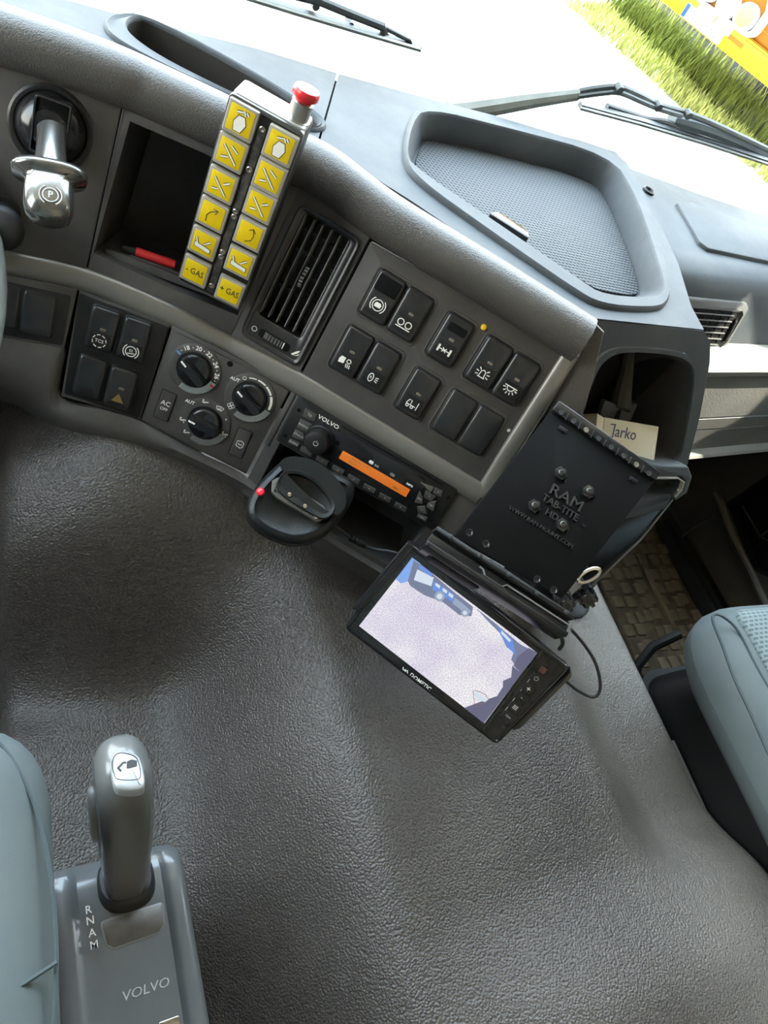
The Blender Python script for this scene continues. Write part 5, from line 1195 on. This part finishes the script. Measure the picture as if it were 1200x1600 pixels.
def seat_top(f, ww, ll, par, seam_u, corner=70, th=95):
    cushion(f, ww, ll, th, 45, M['seat_side'], par, 'cushion', 14, corner)
    # woven middle panel, slightly proud, and the piping that frames it
    pan = fillet([(-seam_u, -ll+30), (seam_u, -ll+30), (seam_u*.98, -16), (-seam_u*.98, -16)], [8, 8, 34, 34], 8)
    def top(p): return 0.0 if p[1] < -45 else -45+math.sqrt(max(0.0, 45.0**2-(p[1]+45)**2))
    b_ = B(f); pc = ccw(pan)
    b_.loops([[(*p, top(p)-8) for p in pc], [(*p, top(p)+1) for p in pc], [(*p, top(p)+4) for p in inset(pc, 5)], [(*p, top(p)+5) for p in inset(pc, 16)]])
    b_.obj('seat_panel', M['weave'], par, smooth=80)
seat_top(ps_f, 560, 560, ps, 226, 105, 82)
# long seam along the left bolster
FSB = flat(CAM.z-.540)
sm_ = crom([FSB.hit(*p) for p in [(1200, 1190), (1172, 1126), (1143, 1063), (1122, 1005), (1110, 975), (1112, 963), (1128, 968), (1150, 990), (1175, 1040), (1200, 1085)]], 6)
for q in sm_: q.z = CAM.z-.5355
B(ps_f).wtube(sm_, 1.7, 6).obj('seam_piping', M['seam'], ps)
b_ = B(ps_f); b_.loops([[(u, v, h) for u, v in fillet([(-228+i_, -470), (215-i_, -470), (215-i_, -22-i_), (-228+i_, -22-i_)], [8, 8, 50, 50], 6)] for h, i_ in ((-490, 0), (-215, 0), (-180, 6), (-150, 12), (-92, 30))]); b_.obj('plinth', M['plinth'], ps, smooth=50)
b_ = B(ps_f)
for q in (-190, -230, -270): b_.loops([[(u, v, h) for u, v in fillet([(-231, -470), (218, -470), (218, -19), (-231, -19)], [8, 8, 52, 52], 6)] for h in (q, q+8, q+9)], True, True)
b_.obj('plinth_ribs', M['plinth'], ps, 'rubber bellows ribs of the plinth')
B(ps_f).tube([(-226, -40, -190), (-222, -14, -175), (-205, 2, -150), (-170, 8, -128)], 7, 10).obj('height_lever', M['plinth'], ps)
B(ps_f).box(-233, -228, -440, -120, -200, -165).obj('slide_rail', M['steel'] if False else M['vane'], ps)
# back rest (outside the picture, so the cab stays whole from other views)
bkf = Fr(ps_f.w(0, -540, 20), ps_f.x, Vector((0, -.25, 1)))
b_ = B(bkf); b_.loops([[(*p, h) for p in inset(rrect(0, 310, 480, 640, 90, 8), d)] for h, d in ((-110, 30), (-60, 0), (-20, 4), (0, 30), (4, 70))]); b_.obj('backrest', M['seat_side'], ps, smooth=80)

ds_f = Fr((-.215, .215, CAM.z-.535), az(90), az(0))
dsx = thing('driver_seat', Fr((-.215, 0, CAM.z-1.0), (1, 0, 0), (0, 1, 0)), 'grey-green fabric driver seat cushion at the lower left beside the gear lever', 'seat')
seat_top(ds_f, 522, 600, dsx, 190)
FSD = flat(CAM.z-.546)
sm_ = crom([FSD.hit(*p) for p in [(-30, 1140), (8, 1172), (45, 1235), (66, 1300), (82, 1390), (88, 1480), (86, 1560), (82, 1620)]], 6)
B(ds_f).wtube(sm_, 1.5, 6).obj('seam_piping', M['seam'], dsx)
sm_ = crom([FSD.hit(*p)+Vector((0, 0, .004)) for p in [(88, 1505), (50, 1530), (0, 1562), (-40, 1585)]], 6)
B(ds_f).wtube(sm_, 1.4, 6).obj('seam_piping', M['seam'], dsx)
b_ = B(ds_f); b_.loops([[(u, v, h) for u, v in rrect(-20, -310, 300, 440, 40)] for h in (-515, -200, -92)]); b_.obj('plinth', M['plinth'], dsx)
bkf = Fr(ds_f.w(0, -580, 20), ds_f.x, Vector((0, -.25, 1)))
b_ = B(bkf); b_.loops([[(*p, h) for p in inset(rrect(0, 310, 480, 640, 90, 8), d)] for h, d in ((-110, 30), (-60, 0), (-20, 4), (0, 30), (4, 70))]); b_.obj('backrest', M['seat_side'], dsx, smooth=80)

# ------------------------------------------------------------------ steering wheel (only its rim shows at the left edge)
swr = thing('steering_wheel', Fr(Vector((-.26, .33, CAM.z-.40)), (1, 0, 0), az(0, 32)), 'steering wheel whose pale grey rim touches the left edge', 'steering wheel')
fw = Fr(FG.hit(-3, 470, 60), (1, 0, 0), az(0, 32))
rr0 = 225
cw = fw.at(-rr0-4, 10)
b_ = B(cw)
b_.loops([[((rr0+11*math.cos(t))*math.cos(a), (rr0+11*math.cos(t))*math.sin(a), 13*math.sin(t)) for t in [2*math.pi*k/12 for k in range(12)]] for a in [2*math.pi*q/72 for q in range(72)]], wrap=True)
b_.obj('rim', M['wheel'], swr, smooth=60)
b_ = B(cw); b_.prism(rrect(0, -10, 200, 130, 30), -40, -5, 8); b_.obj('hub', M['panel'], swr)
for a in (15, 165, 270): b_ = B(cw); b_.tube([(80*math.cos(rad(a)), -10+50*math.sin(rad(a)), -20), (rr0*math.cos(rad(a)), rr0*math.sin(rad(a)), 0)], 14, 10); b_.obj('spoke', M['panel'], swr)
b_ = B(cw); b_.tube([(0, -10, -38), (0, -10, -160)], 40, 16); b_.obj('column', M['panel'], swr)

# ------------------------------------------------------------------ cab shell (setting)
FL0 = flat(0)
def sbox(name, x0, x1, y0, y1, z0, z1, mat): return B(Fr(((x0+x1)/2, (y0+y1)/2, z0), (1, 0, 0), (0, 1, 0))).box((x0-x1)*500, (x1-x0)*500, (y0-y1)*500, (y1-y0)*500, 0, (z1-z0)*1000).obj(name, M[mat], None, kind='structure')
XL, XR, YB, YF, ZR = -.76, 1.53, -1.05, .98, 1.78
sbox('floor', XL-.02, XR+.02, YB, 1.02, -.06, -.004, 'floor')
sbox('ceiling', XL-.02, XR+.02, YB, .80, ZR, ZR+.04, 'headliner')
sbox('trim_3', XL, XR, .34, .70, 1.42, ZR-.001, 'headliner')  # unseen header added to keep skylight off the low engine cover
sbox('wall_back', XL, XR, YB-.04, YB, -.004, ZR, 'headliner')
def side(name, x, nrm, win):
    f = Fr((x, 0, 0), (0, -nrm, 0) if nrm < 0 else (0, -1, 0), (0, 0, 1))
    f = Fr((x, 0, 0), Vector((0, 1, 0)), Vector((0, 0, 1)))
    out = [(YB*1000, -4), (1000, -4), (1000, 700), (800, ZR*1000), (YB*1000, ZR*1000)]
    th_ = 40 if nrm < 0 else -40
    return B(f).fill(out, [win], 0, th_).obj(name, M['door'], None, kind='structure')
winL = [(210, 690), (640, 600), (720, 640), (620, 1450), (210, 1450)]  # opening cut short and sill lowered to shape light on the cover
winR = [(310, 800), (505, 760), (505, 1345), (310, 1345)]  # opening narrowed so the sun reaches little beyond the passenger ledge
side('wall_left', XL, -1, winL); side('wall_right', XR, 1, winR)
sbox('wall_front', XL, XR, .99, 1.02, -.004, .54, 'deep')
glass = glassy('window_glass', (.97, .99, .98))
def pane(name, f, pts, th_=4): return B(f).prism(pts, -th_/2, th_/2).obj(name, glass, None, kind='structure')
pane('window_2', Fr((XL-.02, 0, 0), (0, 1, 0), (0, 0, 1)), [(p[0], p[1]) for p in inset(ccw(winL), -6)])
pane('window_3', Fr((XR+.02, 0, 0), (0, 1, 0), (0, 0, 1)), [(p[0], p[1]) for p in inset(ccw(winR), -6)])
FW = Fr((.35, .742+.088*.35+.012, ZT-.004), az(85), az(175, 80))
pane('window_1', FW, [(-1180, -60), (1230, -60), (1180, 950), (-1130, 950)], 5)
# passenger door inside: lower panel with a step ridge and a pocket
FDr = Fr((XR-.045, .35, 0), (0, -1, 0), (0, 0, 1))
dr = thing('door_2', FDr, None, None, kind='structure')
po = FDr.P([(1133, 786), (1150, 775), (1230, 720), (1330, 860), (1300, 950), (1172, 890)])
do_ = [(-640, 40), (900, 40), (900, 640), (-640, 640)]
B(FDr).fill(do_, [ccw(fillet(po, 12))], 0, 6).obj('door_card', M['door_low'], dr)
pf = ccw(fillet(po, 12)); B(FDr).loops([[(*p, 0) for p in pf], [(p[0], p[1], -36) for p in pf]], False, True).obj('door_pocket', M['deep'], dr)
rdg = crom([FDr.hit(*p, 8) for p in [(1118, 770), (1128, 790), (1134, 812), (1150, 850), (1172, 893), (1194, 940), (1225, 1000)]], 6)
B(FDr).wtube(rdg, 9, 10).obj('pocket_edge', M['door_low'], dr)
ln = [FDr.hit(*p, 2) for p in [(1066, 838), (1090, 822), (1118, 808)]]; B(FDr).wtube(crom(ln, 5), 2.5, 6).obj('panel_seam', M['vane'], dr)
for pts in ([(1150, 768), (1200, 742)], [(1160, 790), (1188, 838), (1210, 850)], [(1188, 838), (1205, 826)]):
    B(FDr).wtube([FDr.hit(*p, -30) for p in pts], 2, 6).obj('pocket_seam', M['rubber'], dr)
# sill ribs between mat and door
for k, (a_, c_) in enumerate((((1046, 856), (1106, 962)), ((1056, 850), (1120, 966)))):
    p0, p1 = flat(.004).hit(*a_), flat(.004).hit(*c_); p0 = p0+(p0-p1)*.3; p1 = p1+(p1-p0)*.6
    d_ = (p1-p0).normalized(); f_ = Fr(p0, d_, Vector((-d_.y, d_.x, 0)))
    B(f_).box(0, (p1-p0).length*1000, -9, 9, -8, 22).obj('trim_%d' % (k+1), M['rubber'], None, kind='structure')

# ------------------------------------------------------------------ floor mat with raised pads
mt_f = Fr((1.30, .40, 0), az(92), az(2))
mt = thing('floor_mat', mt_f, 'muddy brown rubber floor mat with square pads in the passenger footwell', 'mat')
B(mt_f).rr(0, 40, 250, 640, 12, -4, 4, 1.5).obj('mat_base', M['mat_base'], mt)
pm0 = None
for i in range(7):
    for j in range(18):
        u, v = -102+i*34, -260+j*35
        if pm0 is None:
            pm0 = B(mt_f.at(u, v)).rr(0, 0, 26, 26.5, 4, 3, 9, 2, ).obj('pad', M['mat'], mt); first = (u, v); continue
        o = pm0.copy(); COL.objects.link(o); o.parent = mt
        o.location = Vector((u-first[0], v-first[1], rnd.uniform(-.8, .6)))*.001
        o.rotation_euler = (0, 0, rad(rnd.uniform(-3, 3)))
B(mt_f).stroke([(28, -270), (20, -60), (22, 120), (38, 340)], 12, 3, 9.4).obj('mat_bead', M['mat'], mt)

# ------------------------------------------------------------------ windscreen wipers
def wp(px, py, h=-26): return FW.hit(px, py, h)
w1 = thing('windscreen_wiper', Fr(wp(560, 45), FW.x, FW.y), 'wiper blade across the top edge above the open dash slot', 'wiper')
def off(p, q, d): return [p+q*d*.001]
bl = [wp(380, -9), wp(460, 16), wp(560, 47), wp(657, 75)]
def ribbon(pts, wid, thk, mat, name, par, lab=None):
    b_ = B(FW); P_ = [FW.l(p) for p in pts]; h = P_[0][2]
    b_.stroke([(p[0], p[1]) for p in P_], wid, h-thk/2, h+thk/2); return b_.obj(name, M[mat], par, lab)
ribbon([wp(380, -5, -14), wp(460, 20, -14), wp(560, 50, -14), wp(657, 78, -14)], 3, 4, 'wiper_light', 'rubber_lip', w1)
ribbon(bl, 5, 7, 'wiper', 'blade', w1)
b_ = B(FW); b_.wtube([wp(380, -40), wp(460, -8), wp(500, 2), wp(560, 27), wp(598, 42), wp(600, 52)], 4.5, 8); b_.obj('bow', M['wiper'], w1)
b_ = B(FW); b_.wtube([wp(598, 42), wp(640, 63), wp(642, 70)], 2.6, 8); b_.obj('link', M['wiper'], w1)
for x, y in ((491, 3), (545, 33), (600, 50)): b_ = B(FW); u, v, h = FW.l(wp(x, y, -36)); b_.lathe(u, v, [(4, h-3), (4, h+8)], 10); b_.obj('clip', M['wiper'], w1)
w2 = thing('windscreen_wiper', Fr(wp(1000, 190), FW.x, FW.y), 'wiper arm with hoses and blade seen above the mesh tray', 'wiper')
b_ = B(FW); P_ = [wp(*p) for p in [(700, 178), (740, 171), (820, 158), (902, 147)]]; b_.wtube(crom(P_, 4), [15, 14.6, 14, 13, 12.6, 12, 11.4, 11, 10.4, 9.6, 9, 8.4, 8][:len(crom(P_, 4))], 10); b_.obj('arm_root', M['wiper_light'], w2)
b_ = B(FW); b_.wtube(crom([wp(*p) for p in [(900, 144), (935, 138), (967, 137), (1000, 150), (1030, 165), (1075, 178), (1120, 196), (1200, 234)]], 4), 4.6, 8); b_.obj('arm', M['wiper'], w2)
b_ = B(FW); b_.wtube(crom([wp(*p, -20) for p in [(903, 151), (940, 146), (968, 145), (1000, 158), (1029, 170), (1065, 181)]], 4), 3.2, 8); b_.obj('washer_hose', M['wiper'], w2)
for x, y in ((967, 139), (1028, 166), (1075, 179)): b_ = B(FW); u, v, h = FW.l(wp(x, y, -20)); b_.lathe(u, v, [(5.4, h-6), (5.4, h+4)], 12); b_.obj('hose_clip', M['wiper'], w2)
ribbon([wp(906, 169, -16), wp(1000, 194, -16), wp(1100, 224, -16), wp(1210, 260, -16)], 3, 4, 'wiper_light', 'rubber_lip', w2)
ribbon([wp(906, 164), wp(1000, 189), wp(1100, 219), wp(1210, 255)], 6, 8, 'wiper', 'blade', w2)
b_ = B(FW); b_.wtube(crom([wp(*p, -34) for p in [(948, 166), (985, 178), (1010, 186), (1040, 190), (1070, 206)]], 4), 4, 8); b_.obj('bow', M['wiper'], w2)
b_ = B(FW); b_.wtube(crom([wp(*p, -40) for p in [(1050, 185), (1090, 196), (1140, 215), (1200, 243)]], 4), [9, 10, 11, 12, 12, 11, 11, 11, 11, 10, 10, 9, 9], 10); b_.obj('arm_head', M['wiper_blue'], w2)

# ------------------------------------------------------------------ outside: ground, grass, yellow vehicle
GZ = -1.2
b_ = B(flat(GZ)); n_ = 40
b_.box(-60000, 60000, -60000, 60000, -100, 0); b_.obj('ground', M['ground'], None, kind='structure')
tz = 9.1/1.0
FX = Fr(CAM+ray(1097, 37)*7.3, az(158), (0, 0, 1))
tk = thing('yellow_truck', Fr(FX.w(300, -FX.l(Vector((0, 0, GZ)))[1]*0-200, -800), FX.x, FX.y), 'bright yellow truck front with white number plate parked in the grass', 'truck')
gv = -(FX.o.z-GZ)*1000
pq = FX.P([(1074, 8), (1132, 52), (1121, 67), (1066, 21)]); pa_ = math.degrees(math.atan2(pq[1][1]-pq[0][1], pq[1][0]-pq[0][0]))
bl0 = FX.P([(1030, 0), (1200, 138)]); slope = math.atan2(bl0[1][1]-bl0[0][1], bl0[1][0]-bl0[0][0])
print('PLATE', pq, 'bumper edge', bl0, 'ground v', gv)
FX2 = FX.rot(math.degrees(slope))
def T2(pts, h=0): return [FX2.px(a, b3, h) for a, b3 in pts]
e0_ = T2([(1030, 0)])[0][1]
W0, W1 = -1500, 1400
B(FX2).rr((W0+W1)/2, e0_+105, W1-W0, 210, 30, -300, 0, 25).obj('bumper', M['truck_yellow'], tk)
B(FX2).box(W0+30, W1-30, e0_+210, e0_+215, -200, -5).obj('bumper_gap', M['truck_orange'], tk)
B(FX2).rr((W0+W1)/2, e0_+480, W1-W0, 540, 40, -300, -40, 25).obj('grille_panel', M['truck_orange'], tk)
B(FX2).rr((W0+W1)/2, e0_+1500, W1-W0, 1500, 60, -2200, -60, 40).obj('cab', M['truck_yellow'], tk)
B(FX2).rr((W0+W1)/2, e0_+1900, W1-W0-300, 600, 60, -200, -55, 10).obj('windscreen', M['deep'], tk)
for s_ in (W0+160, W1-160): 
    b_ = B(Fr(FX2.w(s_, e0_-80, -5400), FX2.n, FX2.y)); b_.lathe(0, 0, [(300, -140), (480, -130), (480, 130), (300, 140)], 28); b_.obj('wheel', M['deep'], tk)
B(FX2).box(W0+40, W1-40, e0_+10, e0_+800, -8000, -280).obj('chassis', M['deep'], tk)
B(FX2).rr((W0+W1)/2, e0_+1500, W1-W0-40, 1300, 60, -8000, -2300, 20).obj('body', M['truck_yellow'], tk)
B(FX2).box(W0+60, W1-60, e0_-700, e0_+20, -6200, -4600).obj('rear_axle', M['deep'], tk)
pl2 = T2([(1074, 8), (1132, 52), (1121, 67), (1066, 21)], 12)
pcx, pcy = sum(a for a, _ in pl2)/4, sum(b3 for _, b3 in pl2)/4
pang = math.degrees(math.atan2(pl2[1][1]-pl2[0][1]+pl2[2][1]-pl2[3][1], pl2[1][0]-pl2[0][0]+pl2[2][0]-pl2[3][0])); fpl = FX2.rot(pang, pcx, pcy, 6)
np_ = B(fpl).rr(0, 0, 520, 120, 12, -8, 6, 2).obj('number_plate', M['plate_white'], tk)
B(fpl).rr(-236, 0, 44, 114, 8, 5, 8, 1).obj('plate_band', M['plate_blue'], np_)
b_ = B(fpl)
for u_, v_ in ((-170, 25), (-130, 15), (-120, -20), (-55, 25), (-85, -22), (20, 10), (60, 5), (70, -25), (110, 5), (160, 0), (175, -30)): b_.rr(u_, v_, 18, 10, 3, 5, 7.4)
b_.obj('plate_print', M['dark_print'], np_)
# white lamp surround with round lamps
fr_o = T2([(1052, -28), (1160, 56), (1172, 60), (1184, 54), (1195, 38), (1210, 20), (1215, -40), (1100, -90)], 0)
fr_i = T2([(1062, -28), (1163, 49), (1172, 50), (1178, 45), (1187, 32), (1200, 14), (1200, -36), (1105, -80)], 0)
B(FX2).ring(chaikin(ccw(fr_o), 1), chaikin(ccw(fr_i), 1), -45, 20, 6).obj('lamp_frame', M['plate_white'], tk)
for x, y, r_, mt_ in ((1137, 8, 118, 'plate_white'), (1165, 27, 120, 'plate_white'), (1112, -14, 90, 'plate_white')):
    u_, v_ = FX2.px(x, y, 0); b_ = B(FX2); b_.lathe(u_, v_, [(r_, -42), (r_, 10), (r_*.9, 26), (r_*.82, 20)], 28); o = b_.obj('headlamp', M['plate_white'], tk)
    b_ = B(FX2); b_.lathe(u_, v_, [(r_*.82, 14), (r_*.6, 30), (.1, 40)], 24); b_.obj('lens', M['amber'] if x == 1165 else M['plate_white'], o)
for (x0, y0), (x1, y1) in (((1094, 8), (1118, 29)), ((1120, 31), (1144, 50))):
    p_, q_ = FX2.px(x0, y0, 0), FX2.px(x1, y1, 0); B(FX2).stroke([p_, q_], 95, -42, 15).obj('lamp_bar', M['plate_white'], tk)
p_, q_ = FX2.px(1138, 55, 0), FX2.px(1160, 73, 0); B(FX2).stroke([p_, q_], 40, -2, 6).obj('bumper_slot', M['truck_orange'], tk)
for a_, c_ in (((1188, 44), (1215, 66)), ((1165, 62), (1215, 102))):
    B(FX2).stroke([FX2.px(*a_, 0), FX2.px(*c_, 0)], 7, -1, 2.5).obj('panel_gap', M['truck_orange'], tk)
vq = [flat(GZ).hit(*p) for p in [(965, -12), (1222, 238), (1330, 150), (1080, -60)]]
B(flat(GZ)).prism([(q.x*1000, q.y*1000) for q in vq], -20, 6).obj('truck_shade_patch', M['ground_shade'], None, kind='structure')  # dark patch painted in for the shade under and before the truck
# grass: tall tufts in a band along the vehicle, joined (nobody could count it)
vs, fs, mi = [], [], []
def blades(pts_px, count, hmin, hmax, slot, seed):
    r = random.Random(seed); P_ = [flat(GZ).hit(*p) for p in pts_px]
    for _ in range(count):
        t, s_ = r.random(), r.random()
        a = P_[0].lerp(P_[1], t); c = P_[3].lerp(P_[2], t); p = a.lerp(c, s_)
        h = r.uniform(hmin, hmax); an = r.uniform(0, 6.283); wd = r.uniform(.006, .014); le = r.uniform(.05, .45)*h
        d_ = Vector((math.cos(an), math.sin(an), 0)); q = Vector((-d_.y, d_.x, 0))*wd
        k = len(vs); top_ = p+d_*le+Vector((0, 0, h)); md = p+d_*le*.35+Vector((0, 0, h*.6))
        vs.extend([p-q, p+q, md+q*.7, md-q*.7, top_]); fs.extend([(k, k+1, k+2, k+3), (k+3, k+2, k+4)]); mi.extend([slot, slot])
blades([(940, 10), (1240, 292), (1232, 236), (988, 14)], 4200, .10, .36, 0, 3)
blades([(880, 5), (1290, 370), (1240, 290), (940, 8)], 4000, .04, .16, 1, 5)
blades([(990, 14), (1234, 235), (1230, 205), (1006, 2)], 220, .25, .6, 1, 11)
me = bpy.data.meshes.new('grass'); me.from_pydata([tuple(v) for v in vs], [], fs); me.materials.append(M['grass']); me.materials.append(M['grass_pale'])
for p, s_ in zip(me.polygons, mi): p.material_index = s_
o = bpy.data.objects.new('grass', me); COL.objects.link(o); tag(o, 'long pale sunlit grass growing in front of the yellow truck', 'grass', None, 'stuff')
